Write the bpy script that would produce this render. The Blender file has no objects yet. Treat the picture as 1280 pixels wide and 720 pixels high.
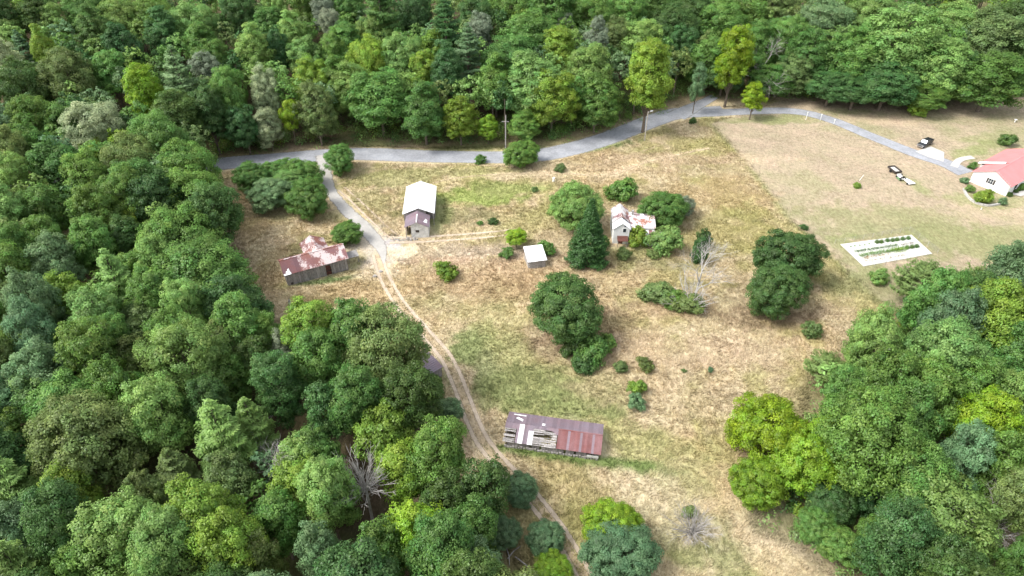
import bpy, math, random
import numpy as np
from math import sin, cos, radians, pi, atan2, hypot
random.seed(7); rng = np.random.default_rng(7)
S = bpy.context.scene; COL = S.collection

# ------------------------------------------------------------------ camera, sky, sun, exposure
CAMH = 85.0; PITCH = radians(38.0); F = 853.0
cam = bpy.data.cameras.new('camera'); cam.lens = 24; cam.sensor_width = 36; cam.clip_end = 20000
co = bpy.data.objects.new('camera', cam); COL.objects.link(co)
co.location = (0, 0, CAMH); co.rotation_euler = (pi/2 - PITCH, 0, 0); S.camera = co
SUN_EL = radians(52); SUN_AZ = radians(-104)      # azimuth from +Y, clockwise; the sun stands to the left
w = bpy.data.worlds.new('World'); S.world = w; w.use_nodes = True
nt = w.node_tree; nt.nodes.clear()
sky = nt.nodes.new('ShaderNodeTexSky'); sky.sky_type = 'NISHITA'; sky.sun_disc = False
sky.sun_elevation = SUN_EL; sky.sun_rotation = SUN_AZ; sky.air_density = 1.0; sky.dust_density = 3.0
hs = nt.nodes.new('ShaderNodeHueSaturation'); hs.inputs['Saturation'].default_value = 0.3
bg = nt.nodes.new('ShaderNodeBackground'); bg.inputs[1].default_value = 0.15
wo = nt.nodes.new('ShaderNodeOutputWorld')
nt.links.new(sky.outputs[0], hs.inputs['Color']); nt.links.new(hs.outputs[0], bg.inputs[0]); nt.links.new(bg.outputs[0], wo.inputs[0])
sd = bpy.data.lights.new('sun', 'SUN'); sd.energy = 1.2; sd.angle = radians(16); sd.color = (1, .96, .88)
so = bpy.data.objects.new('sun', sd); COL.objects.link(so)
so.rotation_euler = (pi/2 - SUN_EL, 0, -SUN_AZ + pi)
S.view_settings.view_transform = 'Standard'; S.view_settings.look = 'None'
S.view_settings.exposure = 1.45; S.view_settings.gamma = 1
S.render.engine = 'CYCLES'
S.cycles.max_bounces = 6; S.cycles.diffuse_bounces = 3; S.cycles.glossy_bounces = 2; S.cycles.transmission_bounces = 3
S.cycles.transparent_max_bounces = 6

# ------------------------------------------------------------------ noise and terrain
_lat = rng.random((256, 256))
def vnoise(x, y, s, off=0):
    x = np.asarray(x, float)/s + 31.7 + off*17.3; y = np.asarray(y, float)/s + 77.1 + off*9.1
    i = np.floor(x).astype(int); j = np.floor(y).astype(int); u = x-i; v = y-j
    u = u*u*(3-2*u); v = v*v*(3-2*v)
    a = _lat[i & 255, j & 255]; b = _lat[(i+1) & 255, j & 255]; c = _lat[i & 255, (j+1) & 255]; d = _lat[(i+1) & 255, (j+1) & 255]
    return (a*(1-u)+b*u)*(1-v) + (c*(1-u)+d*u)*v
def fbm(x, y, s, o=3, off=0):
    t = 0; a = .5; n = 0
    for k in range(o): t = t + a*vnoise(x, y, s/2**k, off+k*5); n += a; a *= .55
    return t/n
def flat(px, py, h=0.0):
    x = (px-640)/F; y = -(py-360)/F
    d = np.array([x, cos(PITCH)+y*sin(PITCH), -sin(PITCH)+y*cos(PITCH)])
    return d[:2]*(CAMH-h)/-d[2]
_edge = np.array([flat(*p) for p in [(-700,262),(-200,235),(0,220),(255,203),(440,181),(560,184),(700,184),(760,166),(820,146),(866,122),(980,126),(1100,136),(1170,141),(1210,130),(1290,117),(1600,105)]])
_left = np.array([flat(*p) for p in [(420,1500),(400,900),(480,700),(420,520),(300,400),(285,300),(262,225),(240,190)]])
def sp(x, k): return np.logaddexp(0, x/k)*k
def terr(x, y):
    x = np.asarray(x, float); y = np.asarray(y, float)
    d = y - np.interp(x, _edge[:,0], _edge[:,1])
    hill = .24*sp(d-3, 4); hill = 95*(1-np.exp(-hill/95))
    dl = np.interp(y, _left[:,1], _left[:,0]) - x
    lf = .09*sp(dl-6, 5); lf = 38*(1-np.exp(-lf/38))
    base = .9*(vnoise(x, y, 45)-.5) + .35*(vnoise(x, y, 14, 3)-.5)
    return hill + lf + base - .18
def T(x, y): return float(terr(x, y))
def W(px, py, h=0.0):
    """the place on the terrain (raised by h) that stands at this spot of the photograph"""
    x = (px-640)/F; y = -(py-360)/F
    d = np.array([x, cos(PITCH)+y*sin(PITCH), -sin(PITCH)+y*cos(PITCH)])
    t = np.linspace(30, 620, 3000)
    X = d[0]*t; Y = d[1]*t; Z = CAMH+d[2]*t
    k = np.argmax(Z <= terr(X, Y)+h)
    if k == 0: k = len(t)-1
    return X[k], Y[k]
def PX(x, y, z):
    v = np.array([x, y, z-CAMH]); zc = v[1]*cos(PITCH)-v[2]*sin(PITCH); yc = v[1]*sin(PITCH)+v[2]*cos(PITCH)
    return 640+F*v[0]/zc, 360-F*yc/zc, F/zc
def inpoly(x, y, P):
    x = np.asarray(x); y = np.asarray(y); r = np.zeros(x.shape, bool); n = len(P)
    for i in range(n):
        x1, y1 = P[i]; x2, y2 = P[(i+1) % n]
        c = ((y1 > y) != (y2 > y)) & (x < (x2-x1)*(y-y1)/((y2-y1) or 1e-9)+x1); r ^= c
    return r
def pdist(x, y, P):
    x = np.asarray(x, float); y = np.asarray(y, float); m = np.full(x.shape, 1e9)
    for (x1, y1), (x2, y2) in zip(P[:-1], P[1:]):
        dx, dy = x2-x1, y2-y1; t = np.clip(((x-x1)*dx+(y-y1)*dy)/(dx*dx+dy*dy+1e-9), 0, 1)
        m = np.minimum(m, np.hypot(x-x1-t*dx, y-y1-t*dy))
    return m
def WP(pts): return [W(*p) for p in pts]
def spline(P, step=1.0):
    P = np.array(P); P = np.vstack([2*P[0]-P[1], P, 2*P[-1]-P[-2]]); out = []
    for i in range(1, len(P)-2):
        n = max(2, int(np.linalg.norm(P[i+1]-P[i])/step))
        for k in range(n):
            t = k/n; a, b, c, d = P[i-1:i+3]
            out.append(.5*((2*b)+(-a+c)*t+(2*a-5*b+4*c-d)*t*t+(-a+3*b-3*c+d)*t**3))
    out.append(P[-2]); return np.array(out)

# ------------------------------------------------------------------ materials
def nm(name):
    m = bpy.data.materials.new(name); m.use_nodes = True; n = m.node_tree; b = n.nodes['Principled BSDF']
    return m, n, b
def N(n, t, **k):
    o = n.nodes.new('ShaderNode'+t)
    for a, v in k.items():
        if a.startswith('i_'): o.inputs[a[2:].replace('_', ' ')].default_value = v
        else: setattr(o, a, v)
    return o
def ramp(n, src, stops):
    r = n.nodes.new('ShaderNodeValToRGB'); e = r.color_ramp.elements
    while len(e) < len(stops): e.new(.5)
    for q, (p, c) in zip(e, stops): q.position = p; q.color = tuple(c)+(1,) if len(c) == 3 else c
    n.links.new(src, r.inputs[0]); return r.outputs[0]
def mix(n, f, a, b, mode='MIX'):
    m = n.nodes.new('ShaderNodeMix'); m.data_type = 'RGBA'; m.blend_type = mode
    for s, v in ((0, f), (6, a), (7, b)):
        if hasattr(v, 'links') or hasattr(v, 'is_linked'): n.links.new(v, m.inputs[s])
        else: m.inputs[s].default_value = v if s == 0 else (tuple(v)+(1,) if len(v) == 3 else v)
    return m.outputs[2]
def pos(n, scale=(1,1,1), rot=(0,0,0), obj=False):
    t = N(n, 'TexCoord') if obj else N(n, 'NewGeometry')
    mp = N(n, 'Mapping'); mp.inputs['Scale'].default_value = scale; mp.inputs['Rotation'].default_value = rot
    n.links.new(t.outputs['Object' if obj else 'Position'], mp.inputs[0]); return mp.outputs[0]
def noise(n, vec, s, d=4, r=.6):
    o = N(n, 'TexNoise'); o.inputs['Scale'].default_value = s; o.inputs['Detail'].default_value = d; o.inputs['Roughness'].default_value = r
    n.links.new(vec, o.inputs['Vector']); return o.outputs[0]
def bump(n, b, h, dist, st=1):
    q = N(n, 'Bump'); q.inputs['Strength'].default_value = st; q.inputs['Distance'].default_value = dist
    n.links.new(h, q.inputs['Height']); n.links.new(q.outputs[0], b.inputs['Normal'])
def plain(name, c, rough=.8, var=.25, s=2.0, spec=.3, metal=0):
    m, n, b = nm(name); v = noise(n, pos(n), s, 5)
    k = ramp(n, v, [(.3, [x*(1-var) for x in c]), (.7, [min(1, x*(1+var)) for x in c])])
    n.links.new(k, b.inputs['Base Color']); b.inputs['Roughness'].default_value = rough
    b.inputs['Specular IOR Level'].default_value = spec; b.inputs['Metallic'].default_value = metal
    bump(n, b, v, .02, .4); return m
def leafmat(name, attr=False):
    m, n, b = nm(name); n.nodes.remove(b); out = n.nodes['Material Output']
    if attr: c = N(n, 'Attribute', attribute_name='col').outputs['Color']
    else: c = N(n, 'ObjectInfo').outputs['Color']
    t = N(n, 'Attribute', attribute_name='tint')
    sep = N(n, 'SeparateColor'); n.links.new(t.outputs['Color'], sep.inputs[0])
    h = N(n, 'HueSaturation')
    def mr(src, a, bb):
        q = N(n, 'MapRange'); q.inputs[3].default_value = a; q.inputs[4].default_value = bb; n.links.new(src, q.inputs[0]); return q.outputs[0]
    n.links.new(mr(sep.outputs[0], .474, .512), h.inputs['Hue']); n.links.new(mr(sep.outputs[1], .62, 1.5), h.inputs['Value'])
    h.inputs['Saturation'].default_value = 1.08
    n.links.new(c, h.inputs['Color'])
    d = N(n, 'BsdfDiffuse'); tr = N(n, 'BsdfTranslucent'); g = N(n, 'BsdfGlossy'); g.inputs['Roughness'].default_value = .45
    g.inputs['Color'].default_value = (.9, .95, .9, 1)
    n.links.new(h.outputs[0], d.inputs[0]); n.links.new(h.outputs[0], tr.inputs[0])
    a = N(n, 'MixShader'); a.inputs[0].default_value = .40; n.links.new(d.outputs[0], a.inputs[1]); n.links.new(tr.outputs[0], a.inputs[2])
    a2 = N(n, 'MixShader'); a2.inputs[0].default_value = .02; n.links.new(a.outputs[0], a2.inputs[1]); n.links.new(g.outputs[0], a2.inputs[2])
    n.links.new(a2.outputs[0], out.inputs[0]); return m
M = {}
M['leaf'] = leafmat('leaf'); M['leafa'] = leafmat('leaf_mass', True)
M['bark'] = plain('bark', (.13, .105, .08), .95, .4, 3)
M['deadwood'] = plain('dead_wood', (.34, .32, .30), .9, .25, 2)
M['bleached'] = plain('bleached_wood', (.42, .40, .375), .9, .15, 2)
M['palebark'] = plain('pale_bark', (.36, .33, .29), .9, .3, 2)
M['oldwood'] = plain('old_wood', (.27, .255, .24), .95, .45, 1.2)
M['darkwood'] = plain('dark_wood', (.055, .045, .04), .95, .4, 2)
M['whitepaint'] = plain('white_paint', (.72, .72, .70), .7, .08, 1)
M['whiteold'] = plain('weathered_white_boards', (.56, .56, .54), .85, .3, 1.3)
M['whitemetal'] = plain('white_roof_metal', (.78, .79, .80), .45, .05, .7)
M['stone'] = plain('stone', (.33, .31, .29), .9, .3, 3)
M['concrete'] = plain('concrete', (.42, .405, .38), .9, .08, 1)
M['black'] = plain('black_paint', (.012, .014, .018), .3, .1, 1, .5)
M['rubber'] = plain('rubber', (.02, .02, .02), .9, .2, 3)
M['glass'] = plain('dark_glass', (.03, .04, .05), .08, .05, 1, .6)
M['chrome'] = plain('bright_metal', (.6, .6, .62), .25, .05, 1, .5, .8)
M['redmetal'] = plain('red_roof_metal', (.58, .22, .22), .5, .08, .5)
M['green'] = plain('green_paint', (.12, .22, .10), .5, .15, 2)
M['fabric'] = plain('white_ground_fabric', (.50, .50, .46), .9, .06, .8)
M['rustred'] = plain('rust_brown', (.11, .045, .035), .9, .4, 2)
M['soil'] = plain('soil', (.2, .13, .09), .98, .3, 1)
def roofmat(name, base, rust, white, wamt, streak=1.0):
    m, n, b = nm(name); P_ = pos(n)
    a = noise(n, P_, .35, 6, .65); c = noise(n, P_, 1.6, 6, .7); f = noise(n, P_, 7, 4, .7)
    k = ramp(n, a, [(.38, base), (.62, rust)])
    k = mix(n, ramp(n, f, [(.3, (.65,)*3), (.7, (1.25,)*3)]), (0,0,0), k) if False else mix(n, 1.0, k, ramp(n, f, [(.3, (.7,)*3), (.7, (1,)*3)]), 'MULTIPLY')
    oc = N(n, 'ObjectInfo'); k = mix(n, 1.0, k, oc.outputs['Color'], 'MULTIPLY')
    sm = N(n, 'Math', operation='ADD'); n.links.new(a, sm.inputs[0]); n.links.new(c, sm.inputs[1])
    k = mix(n, ramp(n, sm.outputs[0], [(wamt, (0,)*3), (wamt+.05, (1,)*3)]) , k, white) if wamt < 1.9 else k
    n.links.new(k, b.inputs['Base Color']); b.inputs['Roughness'].default_value = .55; b.inputs['Specular IOR Level'].default_value = .4
    return m
def rm(name, base, rust, white, w0):
    # white paint left in flakes over rusted sheet metal
    m, n, b = nm(name); P_ = pos(n)
    a = noise(n, P_, .28, 3, .6); c = noise(n, P_, 3.4, 9, .8); f = noise(n, P_, 6, 4, .7)
    k = ramp(n, a, [(.40, base), (.60, rust)])
    k = mix(n, 1.0, k, ramp(n, f, [(.3, (.72,)*3), (.7, (1,)*3)]), 'MULTIPLY')
    k = mix(n, 1.0, k, N(n, 'ObjectInfo').outputs['Color'], 'MULTIPLY')
    a2 = noise(n, pos(n, (1, 1, 1), (.3, .2, .9)), .45, 2, .5)
    s = N(n, 'Math', operation='MULTIPLY_ADD'); n.links.new(a2, s.inputs[0]); s.inputs[1].default_value = .9; n.links.new(c, s.inputs[2])
    k = mix(n, ramp(n, s.outputs[0], [(w0, (0,)*3), (w0+.13, (1,)*3)]), k, white)
    n.links.new(k, b.inputs['Base Color']); b.inputs['Roughness'].default_value = .6; b.inputs['Specular IOR Level'].default_value = .35
    return m
M['rustA'] = rm('flaking_barn_roof', (.23, .115, .12), (.29, .12, .09), (.53, .45, .44), .988)
M['rustdark'] = rm('maroon_roof', (.17, .085, .095), (.20, .08, .075), (.55, .5, .5), 1.6)
M['rustlong'] = rm('purple_roof', (.245, .20, .235), (.26, .185, .21), (.6, .58, .6), 1.6)
M['rustred_roof'] = rm('rust_red_roof', (.23, .085, .08), (.27, .14, .145), (.55, .4, .36), 1.15)
M['houseroof'] = rm('rusted_white_roof', (.32, .13, .08), (.24, .13, .15), (.68, .66, .66), .86)
M['plank'] = None
m, n, b = nm('grey_planks'); v = noise(n, pos(n, (3, 3, .5)), 2.2, 6, .7)
k = ramp(n, v, [(.3, (.13, .12, .115)), (.6, (.33, .31, .30))]); k = mix(n, 1.0, k, N(n, 'ObjectInfo').outputs['Color'], 'MULTIPLY')
n.links.new(k, b.inputs['Base Color']); b.inputs['Roughness'].default_value = .95; bump(n, b, v, .02, .5); M['plank'] = m

# ground
m, n, b = nm('meadow_ground'); P_ = pos(n)
c = N(n, 'Attribute', attribute_name='gcol').outputs['Color']
f1 = noise(n, P_, 1.1, 5, .7); f2 = noise(n, pos(n, (1, .35, 1), (0, 0, .6)), 3.0, 5, .75); f3 = noise(n, P_, .18, 3, .6)
k = mix(n, 1.0, c, ramp(n, f1, [(.3, (.78, .76, .70)), (.5, (1, 1, 1)), (.72, (1.25, 1.25, 1.25))]), 'MULTIPLY')
k = mix(n, 1.0, k, ramp(n, f2, [(.3, (.72, .70, .66)), (.5, (1, 1, 1)), (.7, (1.3, 1.28, 1.25))]), 'MULTIPLY')
k = mix(n, 1.0, k, ramp(n, f3, [(.3, (.93, .97, .9)), (.7, (1.08, 1.03, 1.05))]), 'MULTIPLY')
n.links.new(k, b.inputs['Base Color']); b.inputs['Roughness'].default_value = 1; b.inputs['Specular IOR Level'].default_value = .05
s_ = N(n, 'Math', operation='ADD'); n.links.new(f1, s_.inputs[0]); n.links.new(f2, s_.inputs[1])
bump(n, b, s_.outputs[0], .35, .7); M['ground'] = m
def trackmat(name, c1, c2, edge=.22, s=1.5, fade=.5, centre=None):
    m, n, b = nm(name); P_ = pos(n); uv = N(n, 'UVMap'); sp_ = N(n, 'SeparateXYZ'); n.links.new(uv.outputs[0], sp_.inputs[0])
    a = noise(n, P_, s, 6, .7); a2 = noise(n, P_, .25, 3, .6)
    k = ramp(n, a, [(.3, c1), (.7, c2)]); k = mix(n, 1.0, k, ramp(n, a2, [(.3, (.78,)*3), (.7, (1.12,)*3)]), 'MULTIPLY')
    # distance to the edge, 0..0.5
    q = N(n, 'Math', operation='PINGPONG'); q.inputs[1].default_value = .5; n.links.new(sp_.outputs[0], q.inputs[0])
    if centre:
        k = mix(n, ramp(n, q.outputs[0], centre[1]), k, centre[0])
    n.links.new(k, b.inputs['Base Color']); b.inputs['Roughness'].default_value = .95; b.inputs['Specular IOR Level'].default_value = .15
    bump(n, b, a, .05, .5)
    w_ = noise(n, P_, .9, 6, .75)
    z = N(n, 'Math', operation='MULTIPLY_ADD'); z.inputs[1].default_value = -edge*1.6; n.links.new(w_, z.inputs[0]); n.links.new(q.outputs[0], z.inputs[2])
    z2 = N(n, 'Math', operation='MULTIPLY_ADD'); z2.use_clamp = True; z2.inputs[1].default_value = 9; z2.inputs[2].default_value = fade; n.links.new(z.outputs[0], z2.inputs[0])
    n.links.new(z2.outputs[0], b.inputs['Alpha']); return m
M['road'] = trackmat('worn_asphalt', (.235, .245, .27), (.33, .34, .36), .09, 2, .5, ((.46, .45, .43), [(.0, (1,)*3), (.14, (.0,)*3)]))
M['drive'] = trackmat('gravel_drive', (.33, .32, .30), (.44, .42, .39), .22, 2.5, .4)
M['dirt'] = trackmat('dirt_rut', (.40, .325, .24), (.52, .43, .335), .26, 2, .3)
M['faint'] = trackmat('faint_track', (.42, .33, .21), (.50, .40, .27), .42, 1.2, .1)

# ------------------------------------------------------------------ object helpers
def link(name, me, mat, parent=None, loc=None):
    o = bpy.data.objects.new(name, me)
    if mat is not None and not me.materials: me.materials.append(mat)
    COL.objects.link(o)
    if parent: o.parent = parent
    if loc is not None: o.location = loc
    return o
def tag(o, label=None, cat=None, group=None, kind=None):
    if label: o['label'] = label
    if cat: o['category'] = cat
    if group: o['group'] = group
    if kind: o['kind'] = kind
    return o
def empty(name, x, y, z, rz=0):
    o = bpy.data.objects.new(name, None); COL.objects.link(o); o.location = (x, y, z); o.rotation_euler = (0, 0, rz); o.empty_display_size = .5; return o
class MB:
    def __init__(s): s.v = []; s.f = []
    def poly(s, vs, fs):
        o = len(s.v); s.v += [tuple(map(float, q)) for q in vs]; s.f += [tuple(i+o for i in g) for g in fs]; return s
    def box(s, x0, x1, y0, y1, z0, z1):
        return s.poly([(x0,y0,z0),(x1,y0,z0),(x1,y1,z0),(x0,y1,z0),(x0,y0,z1),(x1,y0,z1),(x1,y1,z1),(x0,y1,z1)],
                      [(3,2,1,0),(4,5,6,7),(0,1,5,4),(1,2,6,5),(2,3,7,6),(3,0,4,7)])
    def slab(s, q, t):
        """a quad q (4 points, ccw from above) given thickness t downward along its normal"""
        q = [np.array(p, float) for p in q]; nn = np.cross(q[1]-q[0], q[2]-q[0]); nn = nn/np.linalg.norm(nn)*t
        return s.poly(q+[p-nn for p in q], [(0,1,2,3),(7,6,5,4),(0,4,5,1),(1,5,6,2),(2,6,7,3),(3,7,4,0)])
    def tube(s, p0, p1, r0, r1, k=5):
        p0 = np.array(p0, float); p1 = np.array(p1, float); d = p1-p0; L = np.linalg.norm(d)
        if L < 1e-6: return s
        d /= L; u = np.cross(d, (0,0,1) if abs(d[2]) < .9 else (1,0,0)); u /= np.linalg.norm(u); v = np.cross(d, u); vs = []
        for p, r in ((p0, r0), (p1, r1)):
            for i in range(k): a = 2*pi*i/k; vs.append(p+(u*cos(a)+v*sin(a))*r)
        return s.poly(vs, [(i, (i+1) % k, k+(i+1) % k, k+i) for i in range(k)]+[tuple(range(k))[::-1], tuple(range(k, 2*k))])
    def mesh(s, name):
        me = bpy.data.meshes.new(name); me.from_pydata(s.v, [], s.f); me.update(); return me
    def build(s, name, mat, parent=None): return link(name, s.mesh(name), mat, parent)

# ------------------------------------------------------------------ ground sheet
def axis(lo, hi, fine, far):
    a = list(np.arange(lo, hi+1e-6, fine)); s = fine; x = hi
    while x < far: s *= 1.12; x += s; a.append(x)
    s = fine; x = lo; b_ = []
    while x > -far: s *= 1.12; x -= s; b_.append(x)
    return np.array(b_[::-1]+a)
forest_edge_y = lambda x: np.interp(x, _edge[:,0], _edge[:,1])
UP = [tuple(p) for p in _edge]+[(2000, 2500), (-2000, 2500), (-900, 150)]
LEFTW = WP([(262,232),(288,300),(305,365),(345,420),(425,452),(500,505),(545,575),(590,640),(640,700),(690,790)])
LEFTW = [(-900, 150), tuple(_edge[0]), tuple(_edge[1]), tuple(_edge[2]), tuple(_edge[3])] + LEFTW + [(LEFTW[-1][0]+6, -300), (-900, -300)]
RIGHTW = WP([(1130,392),(1200,378),(1300,366),(1500,360)])+[(900, 90), (900, -200), (40, -200)]+WP([(1110,800),(1050,725),(1015,690),(950,655),(985,600),(1005,520),(1020,480),(1070,440)])
MOWN = WP([(886,156),(905,174),(940,216),(985,275),(1030,312),(1060,345),(1110,388)])+[(400, 95), (400, 400)]
def inforest(x, y): return inpoly(x, y, UP) | inpoly(x, y, LEFTW) | inpoly(x, y, RIGHTW)
def sm(e0, e1, x): t = np.clip((x-e0)/(e1-e0), 0, 1); return t*t*(3-2*t)
blobs = []   # px, py, rx(m), ry(m), rot, colour, strength
GREEN = (.22, .25, .095); YG = (.33, .325, .14); LAWN = (.225, .23, .105); TAN = (.46, .36, .24); BROWN = (.25, .18, .11); PALE = (.52, .44, .31); ORANGE = (.42, .32, .17)  # BROWN: bare soil with the shade under the trees painted into it
for a in [(610,243,15,6,0,(.31,.36,.11),1.2),(480,222,14,7,0,YG,.7),(575,215,18,3,0,YG,.5),(565,270,12,4,0,LAWN,.6),(550,268,3,8,0,GREEN,.7),(460,250,7,6,0,YG,.5),
          (592,425,4,12,-.5,GREEN,.9),(605,445,6,10,.5,(.25,.29,.12),.8),(640,440,5,10,.4,YG,.8),(680,480,14,5,.0,GREEN,.75),(720,505,9,4,.1,GREEN,.7),(620,395,10,6,0,(.45,.40,.2),.6),
          (690,425,5,7,0,BROWN,.7),(760,420,6,9,0,BROWN,.45),(640,330,20,4,0,TAN,.8),(570,318,14,4,0,(.50,.38,.27),.9),(620,350,16,7,0,(.38,.27,.15),.6),
          (780,560,8,5,.5,YG,.7),(840,610,9,6,.6,YG,.6),(900,690,6,8,.5,GREEN,.7),(770,590,3,12,.6,PALE,.6),(860,640,3,8,.6,PALE,.5),
          (700,590,10,6,0,ORANGE,.3),(820,330,12,3,0,LAWN,.4),(790,315,9,3,0,YG,.6),(1130,280,28,10,0,LAWN,.7),(1230,300,25,9,0,LAWN,.85),(1070,320,5,9,0,GREEN,.55),
          (1130,355,20,6,0,LAWN,.7),(1255,265,18,8,0,(.45,.36,.24),.4),(1000,148,20,4,0,LAWN,.8),(940,150,14,3,0,GREEN,.5),(1050,140,10,3,0,GREEN,.5),(1240,170,12,3,.3,GREEN,.5),
          (1215,190,12,3,.5,GREEN,.7),(1230,250,10,4,0,GREEN,.6),(1150,235,3,6,.3,GREEN,.6),(960,400,10,4,0,BROWN,.6),(1010,395,8,3,0,(.35,.25,.16),.5),
          (870,200,24,4,0,TAN,.7),(780,212,16,3,0,TAN,.6),(900,240,14,8,0,ORANGE,.6),(860,440,16,6,0,TAN,.6),(930,440,12,6,0,TAN,.5),(900,500,14,6,0,(.45,.37,.24),.6),
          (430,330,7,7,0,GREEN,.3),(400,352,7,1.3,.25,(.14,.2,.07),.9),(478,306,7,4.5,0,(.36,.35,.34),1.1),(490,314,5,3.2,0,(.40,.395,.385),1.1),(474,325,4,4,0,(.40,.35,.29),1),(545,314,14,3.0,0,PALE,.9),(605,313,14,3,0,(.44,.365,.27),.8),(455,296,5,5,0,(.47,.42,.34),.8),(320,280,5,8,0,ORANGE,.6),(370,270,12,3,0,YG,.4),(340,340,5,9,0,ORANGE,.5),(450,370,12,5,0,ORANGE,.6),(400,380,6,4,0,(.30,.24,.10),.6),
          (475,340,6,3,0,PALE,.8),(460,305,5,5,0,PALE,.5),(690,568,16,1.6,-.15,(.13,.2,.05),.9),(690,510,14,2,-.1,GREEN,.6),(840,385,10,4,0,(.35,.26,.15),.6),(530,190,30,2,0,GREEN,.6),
          (740,182,18,3,.2,(.2,.24,.09),.9),(600,185,14,2,0,(.24,.26,.1),.9),(450,180,20,2,0,(.22,.24,.1),.9),(1000,640,9,5,.2,YG,.5),(980,670,10,5,0,PALE,.5),(1020,610,5,6,0,(.25,.24,.11),.6),
          (300,245,6,6,0,ORANGE,.5),(1100,150,20,4,0,TAN,.6),(1190,150,14,3,0,LAWN,.4),(640,235,10,5,0,YG,.5),(735,325,7,4,0,BROWN,.6),(770,480,8,5,0,(.42,.33,.2),.5)]:
    x, y = W(a[0], a[1]); blobs.append((x, y)+a[2:])
def gcol(x, y):
    x = np.asarray(x, float); y = np.asarray(y, float)
    n1 = fbm(x, y, 16, 4); n2 = fbm(x, y, 5, 3, 40); n3 = fbm(x, y, 1.6, 3, 80); n4 = fbm(x+.6*y, (y-.6*x)*.3, 2.4, 3, 120)
    base = np.stack([.46+0*x, .38+0*x, .235+0*x], -1)
    def bl(c, f):
        nonlocal base; f = np.clip(f, 0, 1)[..., None]; base = base*(1-f)+np.array(c)*f
    bl((.44, .335, .175), sm(.5, .65, n1)*.5)
    bl((.48, .40, .265), sm(.52, .68, n2)*.65)
    bl((.34, .31, .125), sm(.54, .66, fbm(x, y, 22, 4, 200))*.75)
    bl((.38, .30, .18), sm(.56, .72, n4)*.3)
    bl((.30, .28, .10), sm(.58, .72, fbm(x, y, 7, 3, 260))*.6)
    mo = inpoly(x+2.0*(n3-.5)+1.6*(n2-.5), y+2.0*(n3-.5), MOWN)
    mc = np.array([.335, .272, .190])*(.86+.28*fbm(x*.6+y*.8, (y*.6-x*.8)*.25, 3, 3, 300))[..., None]
    g = sm(.5, .68, fbm(x, y, 14, 4, 330))[..., None]*.7
    mc = mc*(1-g)+np.array([.27, .255, .14])*g
    base = np.where(mo[..., None], mc, base)
    ed = pdist(x, y, MOWN[:7]); bl((.27, .28, .10), np.exp(-(ed/.9)**2)*.5)
    for bx, by, rx, ry, ro, c, s in blobs:
        dx = x-bx; dy = y-by; u = (dx*cos(ro)+dy*sin(ro))/rx; v = (-dx*sin(ro)+dy*cos(ro))/ry
        d = np.sqrt(u*u+v*v)+ (n2-.5)*1.1+(n3-.5)*.9
        bl(c, (1-sm(.55, 1.15, d))*s)
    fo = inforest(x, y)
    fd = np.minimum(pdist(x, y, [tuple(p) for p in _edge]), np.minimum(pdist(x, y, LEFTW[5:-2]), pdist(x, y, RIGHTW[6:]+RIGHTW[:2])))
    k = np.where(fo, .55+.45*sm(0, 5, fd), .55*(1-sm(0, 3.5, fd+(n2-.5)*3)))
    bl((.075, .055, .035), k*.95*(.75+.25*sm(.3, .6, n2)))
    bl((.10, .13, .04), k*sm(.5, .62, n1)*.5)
    base = base*(.90+.20*n3)[..., None]; l_ = base.mean(-1, keepdims=True); return l_+(base-l_)*.90
ax = axis(-100, 150, .62, 2600); ay = axis(30, 235, .62, 2600)
X, Y = np.meshgrid(ax, ay); Z = terr(X, Y)
n3_ = fbm(X, Y, 2.2, 2, 90); Z2 = Z + np.where(inpoly(X, Y, MOWN), 0, .0)
nx, ny = len(ax), len(ay)
me = bpy.data.meshes.new('ground'); me.vertices.add(nx*ny); me.vertices.foreach_set('co', np.stack([X, Y, Z], -1).astype('f').ravel())
i0 = (np.arange(ny-1)[:, None]*nx+np.arange(nx-1)[None]).ravel(); q = np.stack([i0, i0+1, i0+nx+1, i0+nx], -1).astype('i')
def setpoly(me, q):
    k = q.shape[1]; me.loops.add(q.size); me.loops.foreach_set('vertex_index', q.ravel()); me.polygons.add(len(q))
    me.polygons.foreach_set('loop_start', np.arange(0, q.size, k, dtype='i')); me.polygons.foreach_set('loop_total', np.full(len(q), k, 'i'))
    me.update(calc_edges=True)
setpoly(me, q)
def setcol(me, name, c):
    a = me.color_attributes.new(name, 'FLOAT_COLOR', 'POINT'); c = np.asarray(c, 'f'); c = np.concatenate([c, np.ones((len(c), 1), 'f')], 1) if c.shape[1] == 3 else c
    a.data.foreach_set('color', c.ravel())
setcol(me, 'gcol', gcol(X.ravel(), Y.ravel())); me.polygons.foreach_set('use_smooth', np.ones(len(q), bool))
tag(link('ground', me, M['ground']), kind='structure')

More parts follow.
